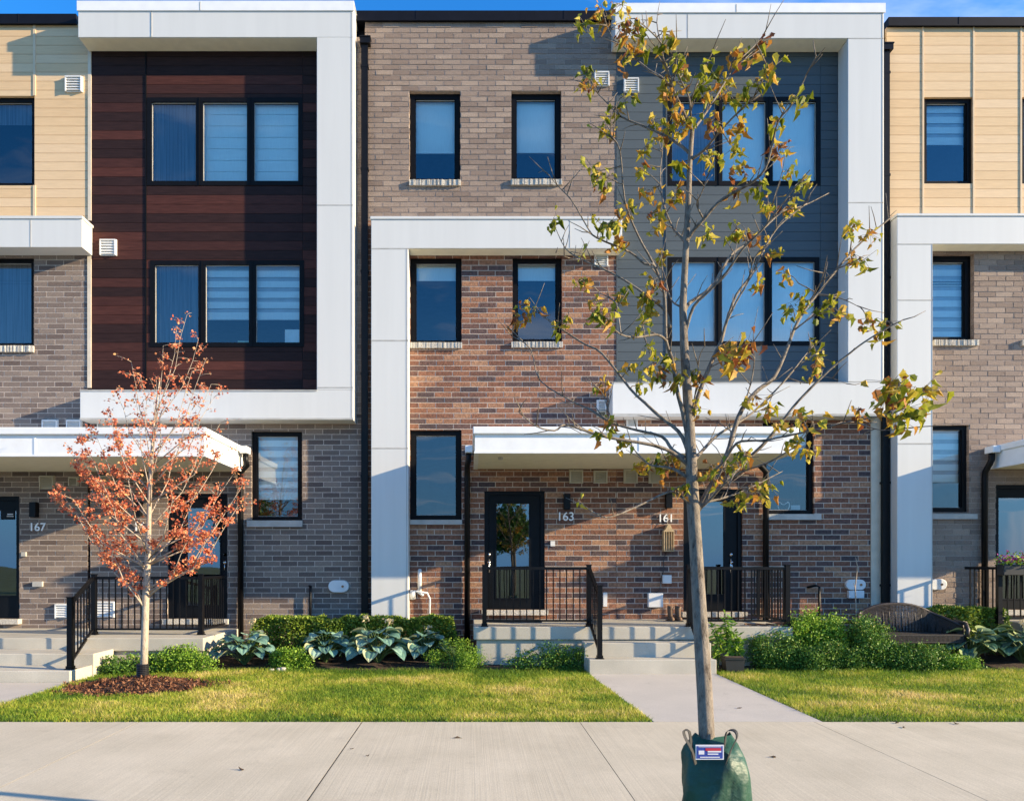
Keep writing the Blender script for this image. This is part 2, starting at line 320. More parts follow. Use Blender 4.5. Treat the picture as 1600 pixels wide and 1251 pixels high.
# lawns
LB = -1.95                                            # lawn / planting bed border
def lawn_ok1(x, y):
    le = -5.43 + 0 * x
    re = PLX[0] + (X(1022, SWY1) - PLX[0]) * (y + 2.224) / (SWY1 + 2.224)
    return (x > le) & (x < re - .01) & ((x + 4.39) ** 2 / 1.0 ** 2 + (y + 3.35) ** 2 / .68 ** 2 > .82 + .25 * np.sin(x * 9) * np.cos(y * 11))
def lawn_ok2(x, y):
    re = PLX[1] + (X(1285, SWY1) - PLX[1]) * (y + 2.224) / (SWY1 + 2.224)
    return (x > re + .01)
b = MB(); b.prism([(-5.445, LB), (PLX[0] - .003, LB), (PLX[0] - .003, -2.224), (X(1022, SWY1) - .003, SWY1 + .004), (-5.445, SWY1 + .004)], 'z', -.2, -.012)
tag(b.build('lawn', 'lawn'), kind='structure')
b = MB(); b.prism([(PLX[1] + .003, -2.224), (PLX[1] + .003, LB), (14, LB), (14, SWY1 + .004), (X(1285, SWY1) + .003, SWY1 + .004)], 'z', -.2, -.012)
tag(b.build('lawn', 'lawn'), kind='structure')
b = MB(); b.prism([(-14, LB), (-7.803, LB), (-7.803, SWY1 + .004), (-14, SWY1 + .004)], 'z', -.2, -.012)
tag(b.build('lawn', 'lawn'), kind='structure')
# planting bed, slightly mounded soil
def sheet(name, mat, x0, x1, y0, y1, nx, ny, zf):
    xs_ = np.linspace(x0, x1, nx); ys_ = np.linspace(y0, y1, ny); gx, gy = np.meshgrid(xs_, ys_)
    v = np.stack([gx.ravel(), gy.ravel(), np.array([zf(a, c) for a, c in zip(gx.ravel(), gy.ravel())])], 1)
    i, j = np.meshgrid(np.arange(nx - 1), np.arange(ny - 1)); q = (j * nx + i).ravel()
    idx = np.stack([q, q + 1, q + nx + 1, q + nx], 1).ravel()
    return fastmesh(name, v, 4, idx, rng.random(len(q)), mat)
bed = sheet('planting_bed', 'soil', -14, 14, LB - .01, .1, 160, 14, lambda a, c: -.01 + .10 * min(1, (c - LB + .01) / .8) + .03 * noise.noise(Vector((a * 3, c * 3, 0))))
tag(bed, kind='structure')

def grass(name, x0, x1, y0, y1, ok, n, label, hmul=1.0):
    x = rng.uniform(x0, x1, n); y = rng.uniform(y0, y1, n); k = ok(x, y); x = x[k]; y = y[k]; n = len(x)
    pn = np.array([noise.noise(Vector((a * .9, c * 1.6, 3))) + .5 * noise.noise(Vector((a * 4, c * 4, 9))) for a, c in zip(x, y)])
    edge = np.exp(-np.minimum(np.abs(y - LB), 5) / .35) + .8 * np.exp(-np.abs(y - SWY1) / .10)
    h = rng.uniform(.025, .062, n) * (1 + .35 * pn) * hmul * (1 + .5 * np.exp(-np.abs(y - LB) / .25)); a = rng.uniform(0, math.pi * 2, n); w = rng.uniform(.0025, .0048, n)
    lean = rng.uniform(.1, 1.0, n) * h; la = rng.uniform(0, math.pi * 2, n)
    dx = np.cos(a) * w; dy = np.sin(a) * w
    p0 = np.stack([x - dx, y - dy, np.full(n, -.012)], 1); p1 = np.stack([x + dx, y + dy, np.full(n, -.012)], 1)
    mx_ = x + np.cos(la) * lean * .35; my_ = y + np.sin(la) * lean * .35
    p2 = np.stack([mx_ + dx * .7, my_ + dy * .7, h * .6 - .012], 1); p3 = np.stack([mx_ - dx * .7, my_ - dy * .7, h * .6 - .012], 1)
    p4 = np.stack([x + np.cos(la) * lean, y + np.sin(la) * lean, h - .012], 1)
    v = np.concatenate([p0, p1, p2, p3, p4]); i = np.arange(n)
    t1 = np.stack([i, i + n, i + 2 * n], 1); t2 = np.stack([i, i + 2 * n, i + 3 * n], 1); t3 = np.stack([i + 3 * n, i + 2 * n, i + 4 * n], 1)
    idx = np.stack([t1, t2, t3], 1).reshape(-1)
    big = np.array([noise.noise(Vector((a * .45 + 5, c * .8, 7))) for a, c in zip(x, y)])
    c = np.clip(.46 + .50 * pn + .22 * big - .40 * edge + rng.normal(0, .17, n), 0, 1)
    o = fastmesh(name, v, 3, idx, np.repeat(c, 3), 'grass'); tag(o, label, 'grass', kind='stuff'); return o
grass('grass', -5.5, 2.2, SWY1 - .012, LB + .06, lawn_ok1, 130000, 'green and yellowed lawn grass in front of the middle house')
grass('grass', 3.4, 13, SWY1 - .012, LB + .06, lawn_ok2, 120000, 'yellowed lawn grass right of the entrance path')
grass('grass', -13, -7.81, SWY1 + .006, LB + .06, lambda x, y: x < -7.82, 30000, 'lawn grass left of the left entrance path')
grass('grass', -5, 5, -9.88, SWY0 - .06, lambda x, y: x < 50, 16000, 'boulevard grass strip between sidewalk and road')

# ------------------------------------------------------------------ wall building
def grid_wall(mb, x0, x1, z0, z1, holes, y, depth=.14):
    xs_ = sorted({x0, x1} | {min(max(h[i], x0), x1) for h in holes for i in (0, 1)}); zs_ = sorted({z0, z1} | {min(max(h[i], z0), z1) for h in holes for i in (2, 3)})
    for a, b_ in zip(xs_[:-1], xs_[1:]):
        for c, d in zip(zs_[:-1], zs_[1:]):
            mxx, mz = (a + b_) / 2, (c + d) / 2
            if any(h[0] < mxx < h[1] and h[2] < mz < h[3] for h in holes): continue
            mb.add([(a, y, c), (b_, y, c), (b_, y, d), (a, y, d)], [(0, 1, 2, 3)])
    for h in holes:
        a, b_, c, d = max(h[0], x0), min(h[1], x1), max(h[2], z0), min(h[3], z1)
        if a >= b_ or c >= d: continue
        mb.add([(a, y, c), (a, y, d), (a, y + depth, d), (a, y + depth, c)], [(0, 1, 2, 3)])
        mb.add([(b_, y, c), (b_, y, d), (b_, y + depth, d), (b_, y + depth, c)], [(3, 2, 1, 0)])
        mb.add([(a, y, d), (b_, y, d), (b_, y + depth, d), (a, y + depth, d)], [(0, 1, 2, 3)])
        mb.add([(a, y, c), (b_, y, c), (b_, y + depth, c), (a, y + depth, c)], [(3, 2, 1, 0)])
def courses(mb, x0, x1, z0, z1, holes, w, h, gap, prot=.003, depth=.09, y=0, splits=None, stag=True, rfun=None, z_origin=0):
    k0 = int(math.floor((z0 - z_origin) / h)); k = k0
    while z_origin + k * h < z1:
        za = max(z0, z_origin + k * h); zb = min(z1, z_origin + (k + 1) * h - gap); k += 1
        if zb - za < .01: continue
        cuts = sorted({za, zb} | {v for q in holes for v in (q[2], q[3]) if za < v < zb})
        if splits: edges = list(splits)
        else:
            off = (w / 2 if (k % 2 and stag) else 0) + random.uniform(-.02, .02)
            n0 = math.floor((x0 - off) / w); edges = [off + w * i for i in range(n0, int((x1 - x0) / w) + n0 + 3)]
        for a, b_ in zip(edges[:-1], edges[1:]):
            a2, b2 = max(a, x0), min(b_ - gap, x1)
            if b2 - a2 < .012: continue
            r = rfun(k, a) if rfun else random.random(); p = y - random.uniform(0, prot)
            for c, d in zip(cuts[:-1], cuts[1:]):
                segs = [(a2, b2)]
                for q in holes:
                    if q[2] < (c + d) / 2 < q[3]:
                        ns = []
                        for u, v in segs:
                            if q[1] <= u or q[0] >= v: ns.append((u, v)); continue
                            if q[0] > u: ns.append((u, q[0]))
                            if q[1] < v: ns.append((q[1], v))
                        segs = ns
                for u, v in segs:
                    if v - u > .008: mb.box(u, v, p, y + depth, c, d, r, back=False)
def grow(holes, e): return [(a - e, b_ + e, c - e, d + e) for a, b_, c, d in holes]
BW, BH = .306, .0935
def brick_wall(house, x0, x1, z0, z1, holes, mat, y=0):
    m = MB(); grid_wall(m, x0 + .003, x1 - .003, z0, z1, grow(holes, .006), y + (.005 if mat == 'bricktaupe' else .0018), .1); wl = m.build('wall', {'bricktaupe': 'mortart', 'brickgrey': 'mortarg'}.get(mat, 'mortar'), house)
    m = MB(); courses(m, x0, x1, z0, z1, holes, BW, BH, .0135, prot=.006 if mat == 'bricktaupe' else .0035, y=y); m.build('brickwork', mat, wl)
    return wl
def board_wall(house, x0, x1, z0, z1, holes, mat, gapmat, splits, h=.159, rfun=None, gap=.006):
    m = MB(); grid_wall(m, x0 + .002, x1 - .002, z0, z1, grow(holes, .006), .012, .1); wl = m.build('wall', gapmat, house)
    m = MB(); courses(m, x0, x1, z0, z1, holes, 9, h, gap, prot=.001, y=0, splits=[x0 - .001] + splits + [x1 + .01], rfun=rfun, depth=.06); m.build('cladding', mat, wl)
    return wl
def window(house, px0, px1, py0, py1, cells=1, rec=.06, blinds=None, sill=None, fw=.075, glass='glass', name='window'):
    """outer opening in photo px on the wall plane; blinds per cell: (kind, fraction covered)"""
    x0, x1, z1, z0 = X(px0), X(px1), Z(py0), Z(py1)
    f = MB(); y0, y1 = rec, rec + .07
    f.box(x0, x1, y0, y1, z1 - fw, z1); f.box(x0, x1, y0, y1, z0, z0 + fw)
    f.box(x0, x0 + fw, y0, y1, z0 + fw, z1 - fw); f.box(x1 - fw, x1, y0, y1, z0 + fw, z1 - fw)
    cw = (x1 - x0 - 2 * fw + fw * 1.6) / cells; spans = []
    for i in range(cells):
        a = x0 + fw + i * cw; b_ = a + cw - fw * 1.6; spans.append((a, b_))
        if i < cells - 1: f.box(b_, b_ + fw * 1.6, y0 + .002, y1, z0 + fw, z1 - fw); f.box(b_ + fw * .72, b_ + fw * .88, y0 - .008, y0, z0, z1)
    if cells == 1: f.box(x0 + fw, x0 + fw + .018, y0 + .02, y1, z0 + fw, z1 - fw); f.box(x1 - fw - .018, x1 - fw, y0 + .02, y1, z0 + fw, z1 - fw)
    w = f.build(name, 'blackframe', house)
    lip = MB()
    for a, b_ in spans:
        e = .010
        for q in ((a, b_, z0 + fw, z0 + fw + e), (a, b_, z1 - fw - e, z1 - fw), (a, a + e, z0 + fw + e, z1 - fw - e), (b_ - e, b_, z0 + fw + e, z1 - fw - e)):
            lip.box(q[0] + .001, q[1] - .001, y0 + .03, y0 + .05, q[2] + .001, q[3] - .001)
    lip.build('glazing_bead', 'sillc', w)
    for i, (a, b_) in enumerate(spans):
        p = MB(); yy = y0 + .045; tilt = random.uniform(-.004, .004)
        p.add([(a, yy + tilt, z0 + fw), (b_, yy, z0 + fw), (b_, yy - tilt, z1 - fw), (a, yy, z1 - fw)], [(0, 1, 2, 3)]); p.build('pane', glass, w)
        kind, fr = (blinds[i] if blinds else (None, 0))
        if not kind: continue
        bz1 = z1 - fw + .02; bz0 = bz1 - (z1 - z0 - 2 * fw) * fr; bl = MB(); by = y1 + .05
        if kind == 'roller': bl.box(a - .02, b_ + .02, by, by + .006, bz0, bz1); bl.box(a - .02, b_ + .02, by - .008, by + .012, bz0 - .02, bz0); bm = 'blind'
        elif kind == 'zebra':
            st = .185; z = bz0; bl.box(a - .02, b_ + .02, by - .01, by + .01, bz0 - .025, bz0)
            bk = MB(); bk.box(a - .02, b_ + .02, by + .02, by + .024, bz0, bz1); bkm = bk
            while z < bz1: bl.box(a - .02, b_ + .02, by, by + .004, z, min(z + st * .62, bz1)); z += st
            bm = 'blind'; bkm.build('blind', 'blind2', w)
        elif kind == 'panel':
            st = .205; z = bz0
            while z < bz1: bl.box(a - .02, b_ + .02, by, by + .004, z, min(z + st - .012, bz1)); z += st
            bl.box(a - .02, b_ + .02, by + .01, by + .012, bz0, bz1); bm = 'blind' if i % 3 else 'blind3'
        elif kind == 'sheer': bl.box(a - .02, b_ + .02, by, by + .004, bz0, bz1); bm = 'blind3'
        bl.build('blind', bm, w)
    if sill:
        s_ = MB(); sx0, sx1 = X(sill[0]), X(sill[1]); sz0, sz1 = Z(sill[3]), Z(sill[2]); n = 40 if sill[4] == 'stone' else 1
        for i in range(n):
            a = sx0 + (sx1 - sx0) * i / n; b_ = sx0 + (sx1 - sx0) * (i + 1) / n
            jt = random.uniform(0, .018) if n > 1 else 0; s_.box(a, b_, -.062 + jt, rec + .01, sz0 + (random.uniform(0, .006) if n > 1 else 0), sz1)
        s_.build('sill', 'stone' if sill[4] == 'stone' else 'sillc', w)
    return (x0, x1, z0, z1)
def hole(px0, px1, py0, py1): return (X(px0), X(px1), Z(py1), Z(py0))
def band(mb, px0, px1, py0, py1, prot, cap=0):
    """white panel bar whose FRONT face is measured in the photo"""
    Y = -prot; mb.box(X(px0, Y), X(px1, Y), Y, -.013, Z(py1, Y), Z(py0, Y))
    if cap: mb.box(X(px0, Y) - .015, X(px1, Y) + .015, Y - .018, .05, Z(py0, Y) + .001, Z(py0, Y) + cap)
def seam(mb, px0, px1, py0, py1, prot, t=.0035):
    Y = -prot; mb.box(X(px0, Y), X(px1, Y), Y - t, Y + .001, Z(py1, Y), Z(py0, Y))
def vent(house, px0, px1, py0, py1, mat='vent', y=0, hood=False):
    x0, x1, z0, z1 = X(px0), X(px1), Z(py1), Z(py0); m = MB(); m.box(x0, x1, y - .025, y + .004, z0, z1)
    m.box(x0 + .012, x1 - .012, y - .06, y - .025, z1 - .028, z1 - .008); m.box(x0 + .008, x0 + .028, y - .055, y - .025, z0, z1 - .028); m.box(x1 - .028, x1 - .008, y - .055, y - .025, z0, z1 - .028)
    n = 5
    for i in range(n):
        za = z0 + .012 + (z1 - z0 - .045) * i / n; zb = za + (z1 - z0 - .045) / n
        m.prism([(y - .026, zb), (y - .05, za + .008), (y - .053, za + .008), (y - .029, zb)], 'x', x0 + .03, x1 - .03)
    m.build('vent', mat, house)
def lamp(house, px, py0, py1):
    x = X(px); z1, z0 = Z(py0), Z(py1); m = MB(); m.box(x - .045, x + .045, -.015, 0.0, z0 + .06, z1 - .06); m.box(x - .055, x + .055, -.13, -.015, z0, z1)
    m.box(x - .048, x + .048, -.122, -.02, z0 - .004, z0); m.build('wall_lamp', 'black', house, bevel=.003)
def number(house, txt, px0, px1, pyb):
    c = bpy.data.curves.new('t', 'FONT'); c.body = txt; c.size = .2; c.extrude = .008; c.offset = .0015
    o = bpy.data.objects.new('t', c); COL.objects.link(o); dg = bpy.context.evaluated_depsgraph_get(); me = bpy.data.meshes.new_from_object(o.evaluated_get(dg))
    bpy.data.objects.remove(o); n = bpy.data.objects.new('house_number', me); COL.objects.link(n); me.materials.clear(); me.materials.append(M['number'])
    co = np.array([v.co[:] for v in me.vertices]); w = co[:, 0].max() - co[:, 0].min(); sc = (X(px1) - X(px0)) / w
    me.transform(Matrix.Translation(Vector((X(px0), -.03, Z(pyb))) - WL[house]) @ Matrix.Rotation(R(90), 4, 'X') @ Matrix.Scale(sc, 4) @ Matrix.Translation((-co[:, 0].min(), 0, 0)))
    n.parent = house; WL[n] = WL[house].copy()
def door(house, px0, px1, py0, py1, gl, hpx, hl=None):
    x0, x1, z0, z1 = X(px0), X(px1), Z(py1), Z(py0); g0, g1, gz1, gz0 = X(gl[0]), X(gl[1]), Z(gl[2]), Z(gl[3]); fw = .07
    f = MB(); f.box(x0, x0 + fw, .03, .12, z0, z1); f.box(x1 - fw, x1, .03, .12, z0, z1); f.box(x0 + fw, x1 - fw, .03, .12, z1 - fw, z1)
    d = MB(); a, b_, c, e = x0 + fw + .003, x1 - fw - .003, z0 + .01, z1 - fw - .003
    d.box(a, g0, .06, .105, c, e); d.box(g1, b_, .06, .105, c, e); d.box(g0, g1, .06, .105, gz1, e); d.box(g0, g1, .06, .105, c, gz0)
    for q in ((g0 - .025, g0, gz0 - .025, gz1 + .025), (g1, g1 + .025, gz0 - .025, gz1 + .025), (g0, g1, gz1, gz1 + .025), (g0, g1, gz0 - .025, gz0)): d.box(q[0], q[1], .05, .06, q[2], q[3])
    dd = d.build('door', 'doorblack', house); f.build('door_frame', 'doorblack', dd)
    p = MB(); p.add([(g0, .08, gz0), (g1, .08, gz0), (g1, .08, gz1), (g0, .08, gz1)], [(0, 1, 2, 3)]); p.build('pane', 'doorglass', dd)
    hx = X(hpx); hz = Z(880)
    h = MB(); h.tube([(hx, .06, hz + .16), (hx, .03, hz + .16)], .03, 12); h.tube([(hx, .06, hz + .02), (hx, .01, hz + .02)], [.02, .028], 12); h.box(hx - .018, hx + .018, .045, .06, hz - .16, hz + .08); h.tube([(hx, .045, hz), (hx, -.005, hz - .03), (hx, -.005, hz - .10), (hx, .045, hz - .13)], .008, 8)
    h.build('handle', 'silver', dd, smooth=True)
    th = MB(); th.box(x0 - .05, x1 + .05, -.12, .12, z0 - .09, z0 - .002); th.build('threshold', 'stone', dd)
def pipe(house, px, py0, py1, w=.09, head=False, y=-.02, name='downpipe', parent=None):
    m = MB(); x = X(px); z1, z0 = Z(py0), Z(py1); m.box(x - w / 2, x + w / 2, y - .075, y, z0, z1)
    for i in range(int((z1 - z0) / 1.8) + 1):
        z = z1 - .5 - 1.8 * i
        if z > z0: m.box(x - w / 2 - .012, x + w / 2 + .012, y - .078, y + .018, z - .02, z + .02)
    if head: m.box(x - w / 2 - .02, x + w / 2 + .045, y - .11, y + .02, z1 - .12, z1 - .02); m.box(x - w / 2 - .03, x + w / 2 + .055, y - .12, y + .02, z1 - .02, z1)
    m.build(name, 'black', house)
def interior(house, x0, x1, zt):
    m = MB()
    for za, zb in ((.4, 3.55), (3.6, 6.65), (6.7, zt)):
        y0, y1 = .17, 3.5
        m.add([(x0, y1, za), (x1, y1, za), (x1, y1, zb), (x0, y1, zb)], [(0, 1, 2, 3)])
        m.add([(x0, y0, za), (x1, y0, za), (x1, y1, za), (x0, y1, za)], [(0, 1, 2, 3)]); m.add([(x0, y0, zb), (x1, y0, zb), (x1, y1, zb), (x0, y1, zb)], [(3, 2, 1, 0)])
        m.add([(x0, y0, za), (x0, y1, za), (x0, y1, zb), (x0, y0, zb)], [(0, 1, 2, 3)]); m.add([(x1, y0, za), (x1, y1, za), (x1, y1, zb), (x1, y0, zb)], [(3, 2, 1, 0)])
    m.build('interior', 'interior', house)
def shell(house, x0, x1, zt):
    """roof deck, side and rear walls behind the facade"""
    m = MB(); m.box(x0, x1, .16, 9, zt - .3, zt - .12); m.box(x0, x0 + .1, .16, 9, -.1, zt - .3); m.box(x1 - .1, x1, .16, 9, -.1, zt - .3); m.box(x0 + .1, x1 - .1, 8.9, 9, -.1, zt - .3)
    m.build('roof', 'parapet', house)
def parapet(house, px0, px1, py0, py1):
    m = MB(); m.box(X(px0), X(px1), -.05, .3, Z(py1), Z(py0)); m.box(X(px0), X(px1), -.062, -.05, Z(py1) - .012, Z(py1) + .01)
    for p in (px0 + (px1 - px0) * .23, px0 + (px1 - px0) * .8): m.box(X(p), X(p) + .01, -.055, -.05, Z(py1) + .011, Z(py0))
    m.build('parapet', 'parapet', house)

P1 = .36; P2 = .31
XA0, XAB, XBC, XCD, XDE, XE1 = -12.6, X(141), X(570), X(963), X(1385), 14.9
# ---- house A (tan boards above brick, number 167)
A = empty('townhouse', ((XA0 + XAB) / 2, 0, 0), 'townhouse number 167 with tan boards over taupe brick at the left edge', 'townhouse', 'townhouses in the row')
wAu = [(-60, 54, 150, 290)]; hA = [hole(-30, 54, 150, 290), hole(-230, -146, 150, 290)]
tanr = lambda k, a: (math.sin(k * 12.9898 + round(a * 3) * 78.2) * 43758.5) % 1
board_wall(A, XA0, XAB, Z(345), Z(38), hA, 'tan', 'gaptan', [X(-320), X(-230), X(-146), X(-31), X(54)], rfun=tanr)
for p in (54, -31):
    for za, zb in ((345, 290), (150, 39)): m = MB(); m.box(X(p) - .022, X(p) + .022, -.012, .01, Z(za), Z(zb)); m.build('joint_trim', 'tantrim', A)
m = MB(); m.box(X(138), X(143), -.016, .01, Z(345), Z(39)); m.build('corner_trim', 'cream', A)
window(A, -30, 54, 150, 290, 1, blinds=[('sheer', .25)]); window(A, -230, -146, 150, 290, 1, blinds=[('sheer', .25)])
parapet(A, -330, 121, 25, 40)
hA2 = [hole(-36, 53, 402, 541), hole(-260, -170, 402, 541), hole(-66, 30, 775, 966)]
brick_wall(A, XA0, X(137), -.05, Z(352), hA2, 'brickgrey')
m = MB(); m.box(X(137) + .002, X(143), -.018, .02, Z(606), Z(400)); m.build('corner_trim', 'cream', A)
window(A, -36, 53, 402, 541, 1, blinds=[('sheer', 1)], sill=(-40, 54, 541, 551, 'stone')); window(A, -260, -170, 402, 541, 1, blinds=[('sheer', 1)], sill=(-264, -166, 541, 551, 'stone'))
m = MB(); band(m, -330, 128, 342, 386, P2 + .05, .045); fr = m.build('frame_surround', 'white', A)
for p in (-160, 47): m = MB(); seam(m, p, p + 1.5, 343, 386, P2 + .05); m.build('panel_seam', 'sillc', fr)
vent(A, 103, 130, 121, 145); vent(A, 67, 92, 656, 673); vent(A, 105, 129, 656, 673)
vent(A, 63, 86, 743, 764, 'ventb'); vent(A, 108, 124, 745, 759, 'ventb')
door(A, -66, 30, 775, 966, (-42, 24, 797, 930), -56)
lamp(A, 57, 785, 808); number(A, '167', 50, 73, 829)
vent(A, 87, 110, 943, 965)
m = MB(); m.box(X(53), X(68), -.05, 0, Z(916), Z(908)); m.build('outlet_box', 'sillc', A); m = MB(); m.box(X(35), X(42), -.04, 0, Z(869), Z(862)); m.build('outlet_box', 'sillc', A)
interior(A, XA0 + .1, XAB - .12, 11.0); shell(A, XA0, XAB - .004, 11.3)
m = MB(); m.box(X(2, .08), X(23, .08), .064, .068, Z(811), Z(797)); m.build('door_notice', 'black', A)
c = MB(); c.box(X(8), X(17), .062, .0635, Z(803.5), Z(802)); c.box(X(7), X(18), .062, .0635, Z(806.5), Z(805.5)); c.build('notice_lettering', 'label_w', A)

# ---- house B (brown boards, number 165)
B = empty('townhouse', ((XAB + XBC) / 2, 0, 0), 'townhouse number 165 with dark brown boards in a white frame', 'townhouse', 'townhouses in the row')
hB = [hole(230, 473, 153, 290), hole(235, 475, 407, 542)]
PATB = {}
def brr(k, a):
    h = (math.sin(k * 91.7 + round(a * 2) * 37.1) * 9758.5) % 1
    return h * .42 if h < .55 else h
board_wall(B, XAB + .004, XBC, Z(640), Z(70), hB, 'brown', 'gap', [X(229), X(473)], h=.1632, rfun=brr)
m = MB(); m.box(X(228) - .012, X(228) + .012, -.014, .01, Z(607), Z(80)); m.build('trim', 'blackframe', B)
window(B, 230, 473, 153, 290, 3, rec=-.01, fw=.078, blinds=[('sheer', 1), ('panel', 1), ('panel', 1)])
window(B, 235, 475, 407, 542, 3, rec=-.01, fw=.078, blinds=[('sheer', 1), ('zebra', .68), ('zebra', .68)])
hB2 = [hole(393, 472, 674, 813), hole(262, 355, 771, 966)]
brick_wall(B, XAB, XBC, -.05, Z(648), hB2, 'brickgrey')
brick_wall(B, X(556), XBC, Z(647.9), Z(60), [], 'bricktaupe', y=-.03)
window(B, 393, 472, 674, 813, 1, rec=.05, blinds=[('zebra', .78)], sill=(387, 473, 813, 823, 'c'))
m = MB(); band(m, 122, 552, 17, 58.5, P1); m.box(X(122, -P1), X(552, -P1), -P1, .3, Z(16.8, -P1), Z(3, -P1) + .0); 
band(m, 495, 552, 58.6, 608.9, P1); band(m, 125, 552, 609, 656, P1); fr = m.build('frame_surround', 'white', B, bevel=.006)
m = MB(); Yc = -P1 - .02; m.box(X(120, Yc), X(553, Yc), Yc, -P1 - .001, Z(16.5, Yc), Z(2.5, Yc)); m.box(X(120, Yc), X(553, Yc), Yc, .3, Z(2.5, Yc) + .001, Z(2.5, Yc) + .012); m.build('cap_flashing', 'whitetrim', fr)
m = MB(); seam(m, 236, 237.4, 18, 58, P1, .006); seam(m, 312, 313.2, 3, 16.5, P1 + .02); seam(m, 496, 552, 320, 321.2, P1); seam(m, 496, 552, 604.5, 606, P1); seam(m, 549, 550, 18, 655, P1); seam(m, 125, 495, 609, 611, P1, .012); seam(m, 125, 552, 653, 655.5, P1, .01)
m.build('panel_seam', 'sillc', fr)
m = MB(); m.box(X(124, -.34), X(552, -.34), -P1 + .02, -.02, Z(58.6, -P1) - .004, Z(58.6, -P1) - .001); m.build('soffit', 'soffit', fr)
vent(B, 157, 183, 375, 400); vent(B, 153, 177, 660, 673); vent(B, 155, 176, 743, 763, 'ventb'); vent(B, 150, 181, 939, 964)
door(B, 262, 355, 771, 966, (290, 342, 793, 945), 351)
lamp(B, 219, 784, 806); number(B, '165', 213, 237, 829)
pipe(B, 571, 66, 985, .115, True, y=-.05)
m = MB(); xx = X(486); m.tube([(xx, -.06, .2), (xx, -.06, Z(920)), (xx + .0, -.03, Z(916)), (xx - .04, .02, Z(915))], .022, 8); m.build('gas_pipe', 'black', B, smooth=True)
def meter(house, px0, px1, py0, py1):
    x0, x1, z0, z1 = X(px0), X(px1), Z(py1), Z(py0); r = (z1 - z0) / 2; n = 10; pl = []
    for i in range(n + 1): a = -math.pi / 2 + math.pi * i / n; pl.append((x1 - r + r * math.cos(a), z0 + r + r * math.sin(a)))
    for i in range(n + 1): a = math.pi / 2 + math.pi * i / n; pl.append((x0 + r + r * math.cos(a), z0 + r + r * math.sin(a)))
    m = MB(); m.prism(pl, 'y', -.075, 0); o = m.build('meter_box', 'vent', house, bevel=.012)
    k = MB(); k.tube([(x1 - r, -.075, z0 + r), (x1 - r, -.085, z0 + r)], .022, 10); k.build('meter_cap', 'kraft', o)
meter(B, 514, 546, 906, 925)
interior(B, XAB + .12, XBC - .12, 11.0); shell(B, XAB + .004, XBC - .004, 11.3)

# ---- house C (taupe brick over red brick, number 163)
C_ = empty('townhouse', ((XBC + XCD) / 2, 0, 0), 'townhouse number 163 with taupe brick over red brick, between two white frames', 'townhouse', 'townhouses in the row')
hC = [hole(640, 719, 143, 283), hole(799, 877, 143, 281.5)]
brick_wall(C_, XBC + .002, XCD, Z(345), Z(34), hC, 'bricktaupe')
parapet(C_, 557, 961, 20, 35)
window(C_, 640, 719, 143, 283, 1, rec=.085, blinds=[('roller', .64)], sill=(640, 720, 283, 292, 'stone'), fw=.085)
window(C_, 799, 877, 143, 281.5, 1, rec=.085, blinds=[('roller', .64)], sill=(798, 878, 282, 291, 'stone'), fw=.085)
hC2 = [hole(641, 721, 401, 537), hole(801, 878, 401, 535), hole(641, 721, 672, 812), hole(757, 851, 767, 952)]
brick_wall(C_, XBC + .002, XCD, -.05, Z(345.1), hC2, 'brickred')
window(C_, 641, 721, 401, 537, 1, rec=.085, blinds=[('roller', .20)], sill=(640, 722, 536, 545, 'stone'), fw=.085)
window(C_, 801, 878, 401, 535, 1, rec=.085, blinds=[('roller', .20)], sill=(799, 879, 535, 544, 'stone'), fw=.085)
window(C_, 641, 721, 672, 812, 1, rec=.05, sill=(641, 722, 812, 819.5, 'c'), fw=.085)
m = MB(); band(m, 580, 972, 343, 388, P2, .05); band(m, 580, 638, 388.1, 985, P2); fr = m.build('frame_surround', 'white', C_, bevel=.006)
m = MB()
for q in ((580, 638, 388, 389.3), (580, 638, 531, 533), (580, 638, 699, 701), (635, 636, 389, 985), (890, 891, 344, 387), (966, 967, 344, 387)): seam(m, *q, P2)
m.build('panel_seam', 'sillc', fr)
m = MB(); m.box(X(640, -.3), X(971, -.3), -P2 + .02, -.02, Z(388, -P2) - .004, Z(388, -P2) - .001); m.build('soffit', 'soffit', fr)
door(C_, 757, 851, 767, 952, (776, 827, 786, 934), 764)
lamp(C_, 885, 772, 796); number(C_, '163', 873, 896, 813)
vent(C_, 928, 952, 114, 136); vent(C_, 928, 950, 397, 417); vent(C_, 932, 947, 625, 641); vent(C_, 932, 947, 642, 652, 'ventb')
vent(C_, 889, 911, 734, 755, 'ventb'); vent(C_, 927, 949, 735, 755, 'ventb')
m = MB(); x = X(656); m.tube([(x, -.05, Z(925)), (x, -.05, Z(893)), (x, -.02, Z(891)), (x, .03, Z(891))], .035, 10); m.build('vent_pipe', 'vent', C_, smooth=True)
m = MB(); m.tube([(X(642), -.05, Z(925)), (X(648), -.07, Z(923)), (X(668), -.07, Z(926)), (X(672), -.06, Z(935)), (X(671), -.05, .2)], .02, 8); m.tube([(X(645), -.05, Z(935)), (X(645), -.09, Z(922))], .05, 8); m.tube([(X(652), -.05, Z(922)), (X(662), -.06, Z(930))], .03, 8); m.build('gas_valve', 'vent', C_, smooth=True)
m = MB(); m.box(X(860), X(867), -.03, 0, Z(853), Z(845)); m.build('outlet_box', 'vent', C_); m = MB(); m.box(X(942), X(948), -.05, 0, Z(947), Z(925)); m.build('outlet_box', 'vent', C_)
interior(C_, XBC + .12, XCD - .12, 11.1); shell(C_, XBC, XCD - .004, 11.35)

